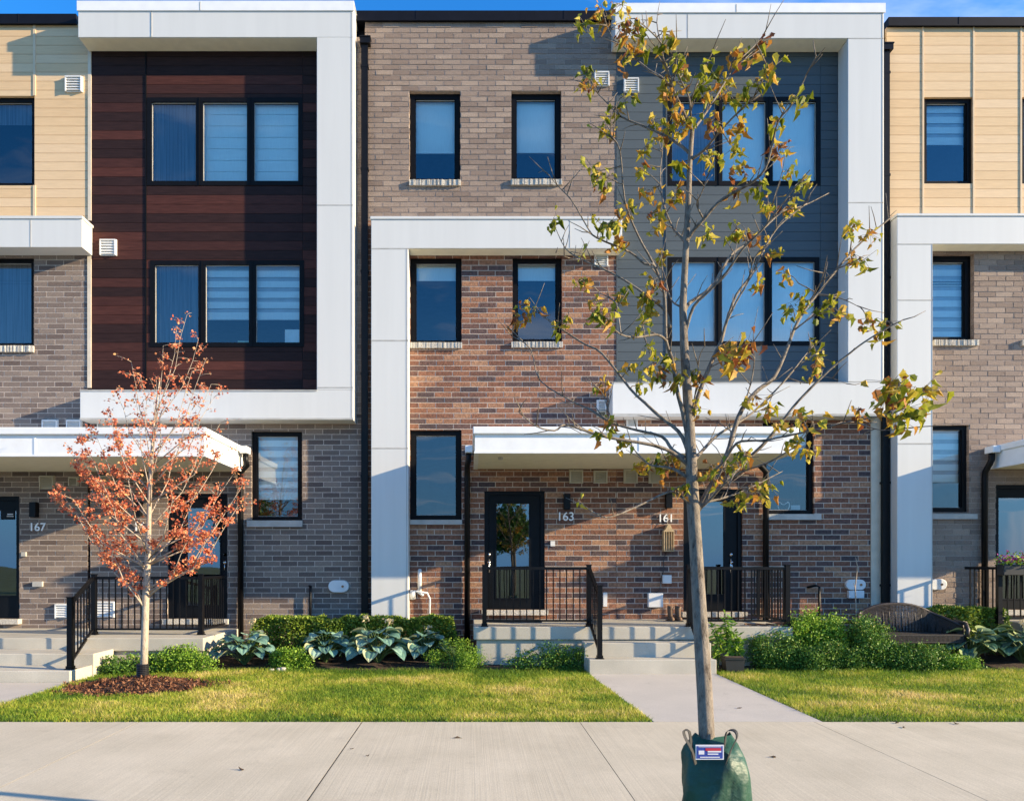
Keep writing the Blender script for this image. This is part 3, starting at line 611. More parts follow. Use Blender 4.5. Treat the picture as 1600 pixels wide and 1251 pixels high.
# ---- house D (grey boards, number 161)
Dh = empty('townhouse', ((XCD + XDE) / 2, 0, 0), 'townhouse number 161 with grey boards in a white frame, behind the big maple', 'townhouse', 'townhouses in the row')
hD = [hole(1043, 1282, 152, 290), hole(1043, 1280, 402, 540)]
board_wall(Dh, XCD + .004, XDE - .2, Z(640), Z(70), hD, 'grey', 'gap', [X(1041), X(1282)], h=.1632)
m = MB(); m.box(X(1041) - .012, X(1041) + .012, -.014, .01, Z(600), Z(80)); m.build('trim', 'grey', Dh); m = MB(); m.box(X(963), X(965), -.012, .01, Z(600), Z(80)); m.build('trim', 'grey', Dh)
window(Dh, 1043, 1282, 152, 290, 3, rec=-.01, fw=.078, blinds=[('panel', 1), ('roller', 1), ('roller', 1)])
window(Dh, 1043, 1280, 402, 540, 3, rec=-.01, fw=.078, blinds=[('roller', 1), ('roller', 1), ('roller', 1)])
hD2 = [hole(1192, 1272, 660, 803), hole(1068, 1160, 764, 955)]
brick_wall(Dh, XCD + .002, X(1360), -.05, Z(648), hD2, 'brickred')
m = MB(); m.box(X(1360) + .002, X(1385), -.02, .3, -.05, Z(648)); m.build('corner_trim', 'cream', Dh); m = MB(); m.box(X(1311), X(1384), -.011, .3, Z(647.8), Z(75)); m.build('corner_trim', 'cream', Dh)
window(Dh, 1192, 1272, 660, 803, 1, rec=.05, blinds=[('zebra', .25)], sill=(1190, 1281, 803, 812, 'c'), fw=.075)
m = MB(); Yf = -P1; m.box(X(961, Yf), X(1381, Yf), Yf, .3, Z(20.8, Yf), Z(6.5, Yf)); band(m, 961, 1381, 21, 60, P1); band(m, 1325, 1381, 60.1, 596.9, P1); band(m, 957, 1383, 597, 650, P1)
fr = m.build('frame_surround', 'white', Dh, bevel=.006)
m = MB(); m.box(X(959, Yc), X(1384, Yc), Yc, -P1 - .001, Z(19.5, Yc), Z(6, Yc)); m.box(X(959, Yc), X(1384, Yc), Yc, .3, Z(6, Yc) + .001, Z(6, Yc) + .012); m.build('cap_flashing', 'whitetrim', fr)
m = MB()
for q in ((1074, 1075.2, 22, 60), (1326, 1380, 60, 61), (1325, 1380, 316, 317.3), (1325, 1380, 595.5, 597), (1378, 1379, 22, 596), (957, 1322, 597, 599), (957, 1383, 646, 649)): seam(m, *q, P1)
seam(m, 1150, 1151, 7, 19, P1 + .02); m.build('panel_seam', 'sillc', fr)
m = MB(); m.box(X(963, -.34), X(1324, -.34), -P1 + .02, -.02, Z(60, -P1) - .004, Z(60, -P1) - .001); m.build('soffit', 'soffit', fr)
vent(Dh, 974, 998, 124, 146); vent(Dh, 978, 996, 652, 668); vent(Dh, 974, 996, 733, 755, 'ventb'); vent(Dh, 1013, 1036, 733, 755, 'ventb')
door(Dh, 1068, 1160, 764, 955, (1086, 1133, 783, 928), 1144)
lamp(Dh, 1043, 770, 794); number(Dh, '161', 1030, 1049, 815)
pipe(Dh, 1379, 76, 960, .12, True, y=-.05)
meter(Dh, 1319, 1350, 905, 921)
m = MB(); m.box(X(1323), X(1347), -.08, 0, Z(934), Z(922)); m.build('utility_box', 'vent', Dh, bevel=.01); m = MB(); m.box(X(1011), X(1034), -.10, 0, Z(948), Z(926)); m.build('utility_box', 'vent', Dh, bevel=.01); m = MB(); m.box(X(1034), X(1048), -.07, 0, Z(911), Z(898)); m.build('utility_box', 'vent', Dh, bevel=.01)
m = MB(); x = X(1276); m.tube([(x, -.1, .2), (x, -.1, Z(916)), (X(1270), -.1, Z(914)), (X(1262), -.02, Z(917)), (X(1262), .02, Z(917))], .02, 8); m.build('gas_pipe', 'black', Dh, smooth=True)
m = MB(); m.box(X(443), X(471), .10, .11, Z(536), Z(512)); m.build('picture_card', 'blind', B)
m = MB(); m.box(X(369), X(388), .09, .14, Z(536), Z(530)); m.build('tissue_box', 'hostabox', B)
# heart and small card behind the ground floor pane
h = []
for i in range(41):
    t = i / 40 * 2 * math.pi; h.append((X(1229) + .0085 * 16 * math.sin(t) * .75, .125, Z(790) + .0085 * (13 * math.cos(t) - 5 * math.cos(2 * t) - 2 * math.cos(3 * t) - math.cos(4 * t)) * .75))
m = MB(); m.tube(h, .008, 6); m.build('heart_ornament', 'whitetrim', Dh)
m = MB(); m.box(X(1241), X(1255), .125, .135, Z(799), Z(788)); m.build('window_card', 'blind2', Dh)
interior(Dh, XCD + .12, XDE - .12, 11.0); shell(Dh, XCD, XDE - .004, 11.3)

# ---- house E (tan boards above taupe brick)
E = empty('townhouse', ((XDE + XE1) / 2, 0, 0), 'townhouse with tan boards and a flower box at the right edge', 'townhouse', 'townhouses in the row')
hE = [hole(1444, 1520, 152, 287), hole(1597, 1673, 152, 287)]
board_wall(E, XDE + .004, XE1, Z(345), Z(42), hE, 'tan', 'gaptan', [X(1442), X(1521), X(1595), X(1674), X(1760)], rfun=tanr)
m = MB()
for p in (1442, 1521, 1595, 1675):
    m = MB(); m.box(X(p) - .014, X(p) + .014, -.012, .01, Z(345), Z(43)); m.build('joint_trim', 'tantrim', E)
window(E, 1444, 1520, 152, 287, 1, rec=.05, blinds=[('zebra', .49)], fw=.07); window(E, 1597, 1673, 152, 287, 1, rec=.05, blinds=[('zebra', .49)], fw=.07)
parapet(E, 1386, 1860, 30, 43)
hE2 = [hole(1457, 1522, 397, 532), hole(1600, 1680, 397, 532), hole(1450, 1514, 664, 800), hole(1556, 1652, 757, 952)]
brick_wall(E, XDE + .004, XE1, -.05, Z(345.1), hE2, 'bricktaupe')
window(E, 1450, 1521, 398, 531, 1, rec=.10, blinds=[('zebra', 1)], sill=(1457, 1527, 532, 541, 'stone'), fw=.085); window(E, 1600, 1680, 398, 531, 1, rec=.1, blinds=[('zebra', 1)], sill=(1594, 1686, 532, 541, 'stone'))
window(E, 1445, 1513, 664, 799, 1, rec=.06, blinds=[('zebra', .66)], sill=(1450, 1524, 803, 811, 'c'), fw=.075)
m = MB(); band(m, 1402, 1860, 338, 381, P2, .045); band(m, 1402, 1457, 381.1, 985, P2); fr = m.build('frame_surround', 'white', E, bevel=.006)
m = MB()
for q in ((1403, 1457, 381, 382.3), (1403, 1457, 468, 469.6), (1403, 1457, 692, 694), (1456, 1457, 382, 985)): seam(m, *q, P2)
m.build('panel_seam', 'sillc', fr)
m = MB(); m.box(X(1458, -.3), X(1858, -.3), -P2 + .02, -.02, Z(381, -P2) - .004, Z(381, -P2) - .001); m.build('soffit', 'soffit', fr)
door(E, 1556, 1652, 757, 952, (1562, 1640, 777, 935), 1646)
meter(E, 1448, 1476, 904, 921)
interior(E, XDE + .12, XE1 - .12, 11.0); shell(E, XDE, XE1, 11.3)

# ------------------------------------------------------------------ canopies
CP = 1.9
def canopy(px0, px1, py0, py1, label, pipes, joints, lamps, x0=None, x1=None):
    Y = -CP; x0 = X(px0, Y) if x0 is None else x0; x1 = X(px1, Y) if x1 is None else x1; z1, z0 = Z(py0, Y), Z(py1, Y)
    r = empty('entrance_canopy', ((x0 + x1) / 2, Y / 2, z0), label, 'canopy', 'white canopies over the front doors')
    m = MB(); m.box(x0, x1, Y, -.015, z0 + .03, z1 - .11); m.build('fascia', 'whitetrim', r)
    m = MB(); m.box(x0 - .03, x1 + .03, Y - .05, -.014, z1 - .109, z1); m.build('gutter', 'whitetrim', r, bevel=.012)
    m = MB()
    for j in joints: m.box(X(j, Y), X(j, Y) + .03, Y - .006, Y, z0 + .03, z1 - .11)
    m.box(x0 - .012, x1 + .012, Y - .01, Y + .06, z0, z0 + .029); m.box(x0 - .012, x0 + .06, Y + .061, -.015, z0, z0 + .029); m.box(x1 - .06, x1 + .012, Y + .061, -.015, z0, z0 + .029); m.build('trim', 'whitetrim', r)
    m = MB(); m.box(x0 + .061, x1 - .061, Y + .061, -.015, z0 + .008, z0 + .028); m.build('soffit', 'soffit', r)
    for l in lamps:
        m = MB(); m.tube([(l, Y + .45, z0 + .008), (l, Y + .45, z0 - .03)], [.045, .035], 12); m.build('ceiling_light', 'sillc', r)
    for (side, x) in pipes:
        m = MB(); e = x1 + .03 if side > 0 else x0 - .03
        m.box(min(e, e + side * .13), max(e, e + side * .13), -.32, -.1, z1 - .14, z1 - .02); m.build('gutter_end', 'whitetrim', r, bevel=.01)
        m = MB(); xe = e + side * .07
        m.tube([(xe, -.2, z1 - .13), (xe, -.2, z1 - .25), (xe + .02 * side, -.17, z1 - .33), (x, -.09, z1 - .45), (x, -.075, z1 - .55), (x, -.075, .1)], .05, 10); m.build('downpipe', 'black', r, smooth=True)
canopy(0, 320, 668, 713, 'white canopy over doors 167 and 165, left of the brown house wall', [(1, X(378))], [53], [X(308, -1.4)], x0=-9.6)
canopy(742, 1243, 667, 708, 'wide white canopy over doors 163 and 161, behind the big maple', [(-1, X(730)), (1, X(1194))], [998], [X(782, -1.4)])
canopy(0, 0, 667, 708, 'white canopy at the right edge above the flower box', [(-1, X(1534))], [], [9.6], x0=X(1546), x1=X(1546) + 5.1)

# ------------------------------------------------------------------ porches
def porch(x0, x1, z, yf, sx0, sx1, rise, tread, label, foot):
    r = empty('porch', ((x0 + x1) / 2, yf / 2, 0), label, 'porch', 'concrete porches with steps')
    m = MB(); m.box(x0, x1, yf, -.013, z - .2, z); m.build('slab', 'step', r, bevel=.012)
    m = MB(); m.box(x0 + .05, x1 - .05, yf + .06, -.02, -.2, z - .202); m.build('foundation', 'step', r)
    for i in range(1, 3):
        m = MB(); y1 = yf - tread * (i - 1) - .002; m.box(sx0 - (.02 if i == 1 else 0), sx1 + (.02 if i == 1 else 0), y1 - tread, y1 + (.0 if i == 1 else 0), -.1, z - rise * i); m.build('step', 'step', r, bevel=.012)
    return r
PZR = .645; PYR = -1.6; PZL = .49; PYL = -1.8
porch(.05, 5.02, PZR, PYR, PLX[0], PLX[1], .215, .31, 'shared concrete porch with steps in front of doors 163 and 161', 0)
porch(-9.6, -4.08, PZL, PYL, -7.75, -5.47, .165, .6, 'concrete porch with three steps at the left, before doors 167 and 165', 0)
porch(X(1546), 13.6, PZR, PYR, 10.3, 12.4, .215, .31, 'concrete porch below the flower box at the right edge', 0)

# ------------------------------------------------------------------ railings
def railing(label, runs, posts, grp='black metal railings on the porches'):
    """posts: (x, y, z0, h); runs: ((x,y,z0),(x,y,z0)) foot lines of each panel"""
    r = empty('railing', posts[0][:3], label, 'railing', grp)
    for (x, y, z, h) in posts:
        m = MB(); m.box(x - .035, x + .035, y - .035, y + .035, z + .012, z + h); m.box(x - .06, x + .06, y - .06, y + .06, z + .001, z + .012); m.box(x - .045, x + .045, y - .045, y + .045, z + .012, z + .05); m.box(x - .042, x + .042, y - .042, y + .042, z + h, z + h + .015); m.build('post', 'black', r)
    for (p, q) in runs:
        p = Vector(p); q = Vector(q); u = Vector((0, 0, 1)); H = .93; d = (q - p).normalized(); p2 = p + d * .036; q2 = q - d * .036
        m = MB(); m.beam(p2 + u * (H - .02), q2 + u * (H - .02), .05, .045); m.build('top_rail', 'black', r); m = MB(); m.beam(p2 + u * .09, q2 + u * .09, .035, .03); m.build('bottom_rail', 'black', r)
        L = (q2 - p2).length; n = max(2, int(round(L / (.24 if abs(p.z - q.z) > .1 and L > 1 else .105))))
        for i in range(1, n):
            c = p2 + (q2 - p2) * i / n; m = MB(); m.box(c.x - .0085, c.x + .0085, c.y - .0085, c.y + .0085, c.z + .1, c.z + H - .04); m.build('baluster', 'black', r)
yl = -1.25
xa, xb = X(147, yl), X(314, yl); xf = X(107, -2.9)
railing('black metal railing beside the orange-leaved tree on the left porch', [((xa, yl, PZL), (xb, yl, PZL)), ((xb, yl, PZL), (xb, -.05, PZL)), ((xf, -2.85, PZL - .33), (xa, yl - .04, PZL))],
        [(xa, yl, PZL, .96), (xb, yl, PZL, .96), (xf, -2.85, PZL - .33, .99)])
yr = -1.52
xa, xb = X(757, yr), X(920, yr); xf = X(937, -2.12)
railing('black metal railing in front of door 163', [((xa, yr, PZR), (xb, yr, PZR)), ((xa, yr, PZR), (xa, -.05, PZR)), ((xf, -2.12, PZR - .43), (xb, yr - .04, PZR))],
        [(xa, yr, PZR, .955), (xb, yr, PZR, .955), (xf, -2.12, PZR - .43, 1.08)])
xa, xb = X(1077, yr), X(1230, yr)
railing('black metal railing in front of door 161, crossed by the maple trunk', [((xa, yr, PZR), (xb, yr, PZR)), ((xb, yr, PZR), (xb, -.05, PZR)), ((xa, -2.12, PZR - .43), (xa, yr - .04, PZR))],
        [(xa, yr, PZR, .955), (xb, yr, PZR, .955), (xa, -2.12, PZR - .43, 1.08)])
xa = X(1546) + .05
xb = xa + 2.0
railing('black metal railing holding the flower box at the right edge', [((X(1561, -.9), -.9, PZR), (xb, -.9, PZR)), ((X(1561, -.9), -.9, PZR), (X(1561, -.9), -.05, PZR))],
        [(X(1561, -.9), -.9, PZR, .955), (xb, -.9, PZR, .955)])

# ------------------------------------------------------------------ vegetation helpers
def leaf_cloud(pts, size, mat, name, parent=None, aspect=.5, droop=.3, rvals=None, fold=.25):
    """pts Nx3; each leaf two quads folded along the midrib"""
    n = len(pts); a = rng.uniform(0, 2 * math.pi, n); el = rng.normal(-droop, .6, n)
    d = np.stack([np.cos(a) * np.cos(el), np.sin(a) * np.cos(el), np.sin(el)], 1)
    rv = rng.normal(0, 1, (n, 3)); s_ = np.cross(d, rv); s_ /= np.linalg.norm(s_, axis=1)[:, None]; nn = np.cross(d, s_)
    L = (size * rng.uniform(.6, 1.25, n))[:, None]; w = L * aspect / 2
    p0 = pts; p3 = pts + d * L; pm = pts + d * L * .5
    p1 = pm + s_ * w + nn * w * fold; p2 = pm - s_ * w + nn * w * fold
    v = np.concatenate([p0, p1, p3, p2]); i = np.arange(n)
    idx = np.stack([i, i + n, i + 2 * n, i, i + 2 * n, i + 3 * n], 1).ravel()
    r = rng.random(n) if rvals is None else rvals
    return fastmesh(name, v, 3, idx, np.repeat(r, 2), mat, parent)
def blob_pts(cx, cy, cz, rx, ry, rz, n, lumps=7, seed=0):
    rg = np.random.default_rng(seed + 11); out_ = []
    u = rg.normal(0, 1, (lumps, 3)); u /= np.linalg.norm(u, axis=1)[:, None]; u[:, 2] = np.abs(u[:, 2]) * .9 - .1
    cs = u * rg.uniform(.35, .7, (lumps, 1)); k = n // lumps
    for c in cs:
        q = rg.normal(0, 1, (k, 3)); q /= np.linalg.norm(q, axis=1)[:, None]; q *= (rg.uniform(.4, 1, (k, 1)) ** .5) * rg.uniform(.35, .6)
        out_.append(c + q)
    p = np.concatenate(out_); p[:, 2] = np.maximum(p[:, 2], -.95)
    return p * np.array([rx, ry, rz]) + np.array([cx, cy, cz])
def bush(cx, cy, z0, rx, ry, h, n, size, mat, label, name='shrub', cat='shrub', grp=None, seed=0, aspect=.5, droop=-.2, bark='stemg', lumps=9):
    r = empty(name, (cx, cy, z0), label, cat, grp); m = MB()
    for i in range(10):
        a = random.uniform(0, 6.28); q = random.uniform(.3, .75)
        m.tube([(cx + .05 * math.cos(a), cy + .05 * math.sin(a), z0 - .05), (cx + rx * .4 * q * math.cos(a), cy + ry * .4 * q * math.sin(a), z0 + h * .5), (cx + rx * q * math.cos(a), cy + ry * q * math.sin(a), z0 + h * .85)], [.008, .006, .002], 5)
    m.build('stem', bark, r)
    rgx = np.random.default_rng(seed + 77); n = int(n * 1.35); n2 = n // 14 * 14; nl = 14; ps = []
    for q in range(nl):
        ua = rgx.uniform(0, 6.28); ur = rgx.random() ** .6 * .85; hh = h * (1 - .40 * ur ** 2) * rgx.uniform(.6, 1.08); k = n2 // nl
        w3 = rgx.normal(0, .5, (k, 3)); zz = z0 + hh * rgx.random(k) ** .75 * (1 + .22 * (rgx.random(k) < .12) * rgx.random(k)); tap = .55 + .45 * np.sin(np.clip((zz - z0) / hh, 0, 1) * 2.6)
        ps.append(np.stack([cx + rx * (ur * math.cos(ua) + .30 * tap * w3[:, 0]), cy + ry * (ur * math.sin(ua) + .32 * tap * w3[:, 1]), zz], 1))
    p = np.concatenate(ps); n = n2; lumps = nl
    hgt = (p[:, 2] - z0) / h; leaf_cloud(p, size, mat, 'foliage', r, aspect, droop, np.clip(.1 + .75 * rng.random(n // lumps * lumps) + .1 * hgt, 0, 1)); return r
def hosta(cx, cy, z0, R_, label, mat='hosta', n=16, flower=0, seed=0):
    rg = random.Random(seed); r = empty('hosta', (cx, cy, z0), label, 'hosta', 'hostas in the planting bed'); m = MB(); st = MB()
    for k in range(n):
        a = k * 2.4 + rg.uniform(-.3, .3); ring = k / n; reach = R_ * (.35 + .65 * ring) * rg.uniform(.85, 1.1); hz = R_ * (.95 - .6 * ring) * rg.uniform(.8, 1.1)
        R_ = R_; L = R_ * rg.uniform(.36, .54); w = L * rg.uniform(.85, 1.05); ca, sa = math.cos(a), math.sin(a)
        bx, bz = reach * .75, hz
        st.tube([(cx, cy, z0 - .02), (cx + bx * .5 * ca, cy + bx * .5 * sa, z0 + hz * .7), (cx + bx * ca, cy + bx * sa, z0 + bz)], [.012, .008, .006], 5)
        nu, nv = 7, 7; vs = []; tw = rg.uniform(-.35, .35)
        for i in range(nu):
            t = i / (nu - 1); ww = w / 2 * math.sqrt(max(0, 1 - (2 * t - .86) ** 2 / 1.15)) if 0 < i < nu - 1 else .004
            lx = bx + L * (t - .08 * t * t); lz = bz + L * (.25 * t - (.25 + .55 * ring) * t * t)
            for j in range(nv):
                s2 = (j / (nv - 1) - .5) * 2; off = s2 * ww; cup = abs(s2) ** 1.6 * ww * .22 + .012 * math.cos(j * 3.1) * (0 < i < nu - 1) * .5
                vs.append((cx + lx * ca - off * sa, cy + lx * sa + off * ca, z0 + lz + cup + off * tw))
        base = rg.random() * .78
        for i in range(nu - 1):
            for j in range(nv - 1):
                edge = j in (0, nv - 2) or i == nu - 2
                q = [i * nv + j, i * nv + j + 1, (i + 1) * nv + j + 1, (i + 1) * nv + j]
                m.add([vs[e] for e in q], [(0, 1, 2, 3)], .97 if (edge and mat == 'hostag' and k % 2) or (edge and k % 4 == 0) else min(.8, base + .08 * (j % 2)))
    m.build('foliage', mat, r, smooth=True); st.build('stem', 'stemg', r)
    for f in range(flower):
        a = rg.uniform(0, 6.28); fx, fy = cx + .1 * math.cos(a) + (f - flower / 2 + .5) * .22, cy + .08 * math.sin(a); H = R_ * 1.35 * rg.uniform(.9, 1.1)
        s2 = MB(); s2.tube([(cx, cy, z0), (fx, fy, z0 + H * .8), (fx + .02, fy, z0 + H)], [.006, .005, .003], 5); fs = s2.build('flower_stalk', 'stemg', r)
        pp = np.array([(fx + .02 + rg.gauss(0, .028), fy + rg.gauss(0, .028), z0 + H - abs(rg.gauss(0, .06))) for _ in range(26)]); leaf_cloud(pp, .055, 'petal', 'blossom', fs, .5, .9)
    return r
def hedge(x0, x1, y0, y1, z0, z1, n, label, seed=0, mat='leafg'):
    r = empty('hedge', ((x0 + x1) / 2, (y0 + y1) / 2, 0), label, 'hedge'); rg = np.random.default_rng(seed)
    x = rg.uniform(x0, x1, n); t = rg.random(n); yv = y0 + (y1 - y0) * rg.random(n) ** 1.6
    top = z1 + .09 * np.array([noise.noise(Vector((a * 2.3, 1.1 + seed, 0))) + 1.0 * noise.noise(Vector((a * 7, 4, 0))) for a in x])
    endf = np.clip(np.minimum(x - x0, x1 - x) / .18, .45, 1)
    z = z0 + (top * endf - z0) * (1 - rg.random(n) ** 2.2 * .95); y = np.where(z > top - .08, rg.uniform(y0, y1, n), yv) + .04 * np.sin(x * 9)
    leaf_cloud(np.stack([x, y, z], 1), .046, mat, 'foliage', r, .6, -.3, np.clip(rg.random(n) * .8 + .2 * (z - z0) / (z1 - z0), 0, 1))
    m = MB()
    for i in range(int((x1 - x0) / .3)): a = x0 + .15 + i * .3; m.tube([(a, (y0 + y1) / 2, -.02), (a + .05, (y0 + y1) / 2, z1 * .7)], [.012, .005], 5)
    m.build('stem', 'bark', r); return r

# ------------------------------------------------------------------ planting bed
hedge(X(388, -.7), X(722, -.7), -.95, -.45, .1, Z(966, -.7), 34000, 'clipped green hedge along the wall between the left porch and door 163', 1)
hedge(X(1440, -.7), X(1575, -.7), -.9, -.5, .1, Z(951, -.7), 12000, 'clipped green hedge behind the wicker bench at the right', 2)
Yh = -1.3
def hx(px, Y=Yh): return X(px, Y)
hosta(hx(382, -1.5), -1.5, .06, .50, 'blue-green hosta nearest the left porch', seed=1, n=34, flower=1)
hosta(hx(510), Yh - .05, .08, .47, 'blue-green hosta right of the bright green shrub', seed=2, n=34)
hosta(hx(592), Yh - .15, .08, .54, 'largest blue-green hosta with two faded cream blooms', seed=3, n=40, flower=2)
hosta(hx(664), Yh + .1, .08, .44, 'blue-green hosta left of the shrub by the middle porch', seed=4, n=30, flower=1)
hosta(hx(1512), Yh - .05, .08, .48, 'green hosta just right of the wicker bench', 'hostag', seed=5, n=36, flower=1)
hosta(hx(1588), Yh - .15, .08, .55, 'green hosta at the right edge with faded cream blooms', 'hostag', seed=6, n=38, flower=2)
bush(hx(458, -1.75), -1.75, -.02, .40, .2, .40, 3600, .04, 'leafb', 'bright yellow-green shrub between two hostas in the left bed', seed=1)
bush(hx(712, -1.75), -1.75, -.02, .46, .25, .48, 5200, .032, 'leafb', 'fine-leaved bright green shrub left of the middle porch', seed=2, aspect=.35)
bush(hx(862, -1.85), -1.85, -.02, .66, .2, .42, 4200, .038, 'leafd', 'low shrub with reddish tips under the middle porch', seed=3)
bush(hx(290, -2.05), -2.05, -.02, .72, .25, .40, 6000, .038, 'leafb', 'low green shrub behind the orange-leaved tree', seed=4)
bush(hx(200, -2.15), -2.15, -.02, .50, .22, .30, 3400, .038, 'leafd', 'small green shrub beside the left steps', seed=5)
bush(hx(1272, -1.35), -1.35, -.02, .62, .4, .98, 12000, .046, 'leafb', 'tall bright green bush left of the wicker bench', seed=6)
bush(hx(1350, -1.6), -1.6, -.02, .62, .36, .82, 11000, .042, 'leafd', 'dark green bush in front of the wicker bench', seed=7)
bush(hx(1210, -1.65), -1.65, -.02, .60, .32, .58, 8000, .038, 'leafd', 'dark low bush right of the potted plant', seed=8)
bush(hx(1300, -1.9), -1.9, -.02, .62, .2, .46, 6000, .036, 'leafd', 'low dark bush at the lawn edge below the tall bright bush', seed=12)
bush(hx(1430, -1.8), -1.8, -.02, .66, .26, .46, 7000, .038, 'leafd', 'low green bush below the bench seat', seed=9)
bush(hx(1492, -1.92), -1.92, -.02, .46, .16, .28, 3000, .035, 'leafb', 'lowest green shrub in front of the right hostas', seed=10)
# stones at the bed border
for i, px in enumerate((425, 436, 442)):
    m = MB(); a = [(X(px, -1.98) + .05 * math.cos(t) * random.uniform(.7, 1.1), -1.98 + .04 * math.sin(t)) for t in np.linspace(0, 5.5, 7)]; m.prism(a, 'z', -.02, .05 + .01 * i)
    tag(m.build('stone', 'step', bevel=.015), ['small round stone, left one by the bright shrub', 'small round stone, middle one by the bright shrub', 'small round stone, right one by the bright shrub'][i], 'stone', 'stones at the bed border')
# planter box with upright leafy plants
pb = empty('planter_box', (X(1146, -1.95), -1.95, 0), 'black plastic planter box right of the front steps', 'planter')
m = MB(); x0, x1 = X(1132, -2.05), X(1162, -2.05); m.prism([(x0 + .02, -.01), (x1 - .02, -.01), (x1, .2), (x0, .2)], 'y', -2.1, -1.9); m.box(x0 - .012, x1 + .012, -2.115, -1.885, .2, .225); m.build('box', 'rubber', pb)
m = MB(); m.box(x0 + .01, x1 - .01, -2.09, -1.91, .226, .232); m.build('soil', 'soil', pb)
for i, (px, py, lab) in enumerate(((1138, 955, 'tallest upright leafy plant beside the front steps'), (1122, 972, 'shorter upright leafy plant nearest the maple trunk'), (1152, 985, 'shortest upright leafy plant over the planter box'))):
    Y = -1.75; x = X(px, Y); H = Z(py, Y); r = empty('leafy_plant', (x, Y, 0), lab, 'plant', 'upright plants by the steps'); pp = []; m = MB()
    for k in range(3):
        tx = x + (k - 1) * .05; m.tube([(x, Y, 0), (tx, Y, H * (1 - .12 * k))], [.008, .004], 5)
        for q in range(30): zz = H * (1 - .12 * k) * (.3 + .7 * q / 30); pp.append((x + (tx - x) * zz / H, Y, zz))
    m.build('stem', 'stemg', r); leaf_cloud(np.repeat(np.array(pp), 2, 0), .12, 'leafb', 'foliage', r, .28, .1)

# ------------------------------------------------------------------ small tree with orange leaves
def wander(p, q, n=6, amp=.04, sag=0, rg=random):
    p = Vector(p); q = Vector(q); o = []; L = (q - p).length
    ox = oy = oz = 0
    for i in range(n + 1):
        t = i / n; e = math.sin(math.pi * t)
        o.append(p.lerp(q, t) + Vector((rg.uniform(-1, 1), rg.uniform(-1, 1), rg.uniform(-1, 1))) * amp * L * e * .5 + Vector((0, 0, -sag * L * e)))
    return o
TX, TY = X(223, -3.2), -3.2
r = empty('maple_tree', (TX, TY, .0), 'small young maple with orange-red leaves on a mulch mound', 'tree'); rg = random.Random(5)
def tp(px, py, dy=0): return (X(px, TY + dy), TY + dy, Z(py, TY + dy))
m = MB(); m.tube([tp(224, 1075), tp(226, 1000), tp(228, 930), tp(231, 870), tp(233, 800), tp(236, 720), tp(242, 650), tp(250, 590)], [.052, .048, .045, .040, .030, .022, .014, .008], 10)
trunk = m
lv = []; crown = MB()
ends = [(292, 492, 0), (275, 520, .2), (255, 540, -.2), (310, 530, .3), (322, 560, -.2), (205, 565, .1), (220, 590, -.4), (245, 600, .5), (335, 620, .2), (180, 610, -.2), (165, 640, .3), (300, 640, -.6), (150, 680, .1), (130, 690, -.3), (110, 705, .3),
        (92, 765, 0), (115, 780, -.3), (130, 720, .5), (345, 660, -.3), (365, 740, .1), (378, 760, .3), (372, 790, -.2), (350, 700, .5), (330, 600, -.5), (345, 810, -.4), (330, 835, .1), (150, 830, .2), (170, 845, -.2), (195, 850, .4), (120, 800, .3), (160, 760, -.6), (310, 760, .7),
        (280, 690, .8), (190, 700, .8), (200, 750, -.8), (270, 780, -.8), (240, 660, -.7), (215, 640, .6), (260, 620, -.3), (300, 580, .1), (185, 790, .6), (295, 840, -.4), (140, 740, -.1), (335, 770, -.5), (315, 690, .2), (175, 665, -.5)]
for ei, (ex, ey, dd) in enumerate(ends):
    low = min(1, max(0, (ey - 480) / 380)); sy = 960 - (1 - low) * 330 + rg.uniform(-20, 20); sy = max(sy, ey + 60); sy = min(sy, 965 if sy > 930 else sy)
    tx = 231 if sy > 800 else 234 + (800 - sy) * .06
    p = Vector(tp(tx, sy)); q = Vector(tp(ex, ey, dd)); mid = p.lerp(q, .5) + Vector(((q.x - p.x) * .13, (q.y - p.y) * .13, -.10 * (q - p).length * abs(q.x - p.x)))
    pts = [p, p.lerp(mid, .5), mid, mid.lerp(q, .5) + Vector((rg.gauss(0, .02), rg.gauss(0, .02), .02)), q]; r0 = .006 + .009 * low
    crown.tube(pts, [r0, r0 * .8, r0 * .6, r0 * .4, .002], 6)
    for k in range(9):
        t = .35 + .65 * (k / 8); i = min(3, int(t * 4)); b0 = pts[i].lerp(pts[i + 1], t * 4 - i)
        dr = Vector((rg.gauss(0, 1) * .8, rg.gauss(0, 1), rg.uniform(-.1, 1))).normalized() * rg.uniform(.08, .26); e = b0 + dr
        crown.tube([b0, b0.lerp(e, .5) + Vector((0, 0, .01)), e], [.004, .003, .0015], 4)
        dens = (46 if ey > 660 else 14) * rg.choice((.4, .9, 1.3, 1.6)); dens = int(dens)
        for l in range(rg.randint(dens // 2, dens)): lv.append(b0.lerp(e, rg.uniform(.3, 1.1)) + Vector((rg.gauss(0, .026), rg.gauss(0, .03), rg.gauss(0, .02))))
trunk.build('trunk', 'bark2', r, smooth=True); cr_ = crown.build('branches', 'bark2', r, smooth=True)
leaf_cloud(np.array([tuple(p) for p in lv]), .040, 'leafo', 'crown', r, .75, .3)
m = MB(); pts = []; rad = []
for i in range(23): pts.append((TX, TY, .02 + i * .012)); rad.append(.082 if i % 2 else .072)
m.tube(pts, rad, 16); tag(m.build('trunk_guard', 'rubber', smooth=False), 'black corrugated tube around the foot of the small orange tree', 'trunk guard')
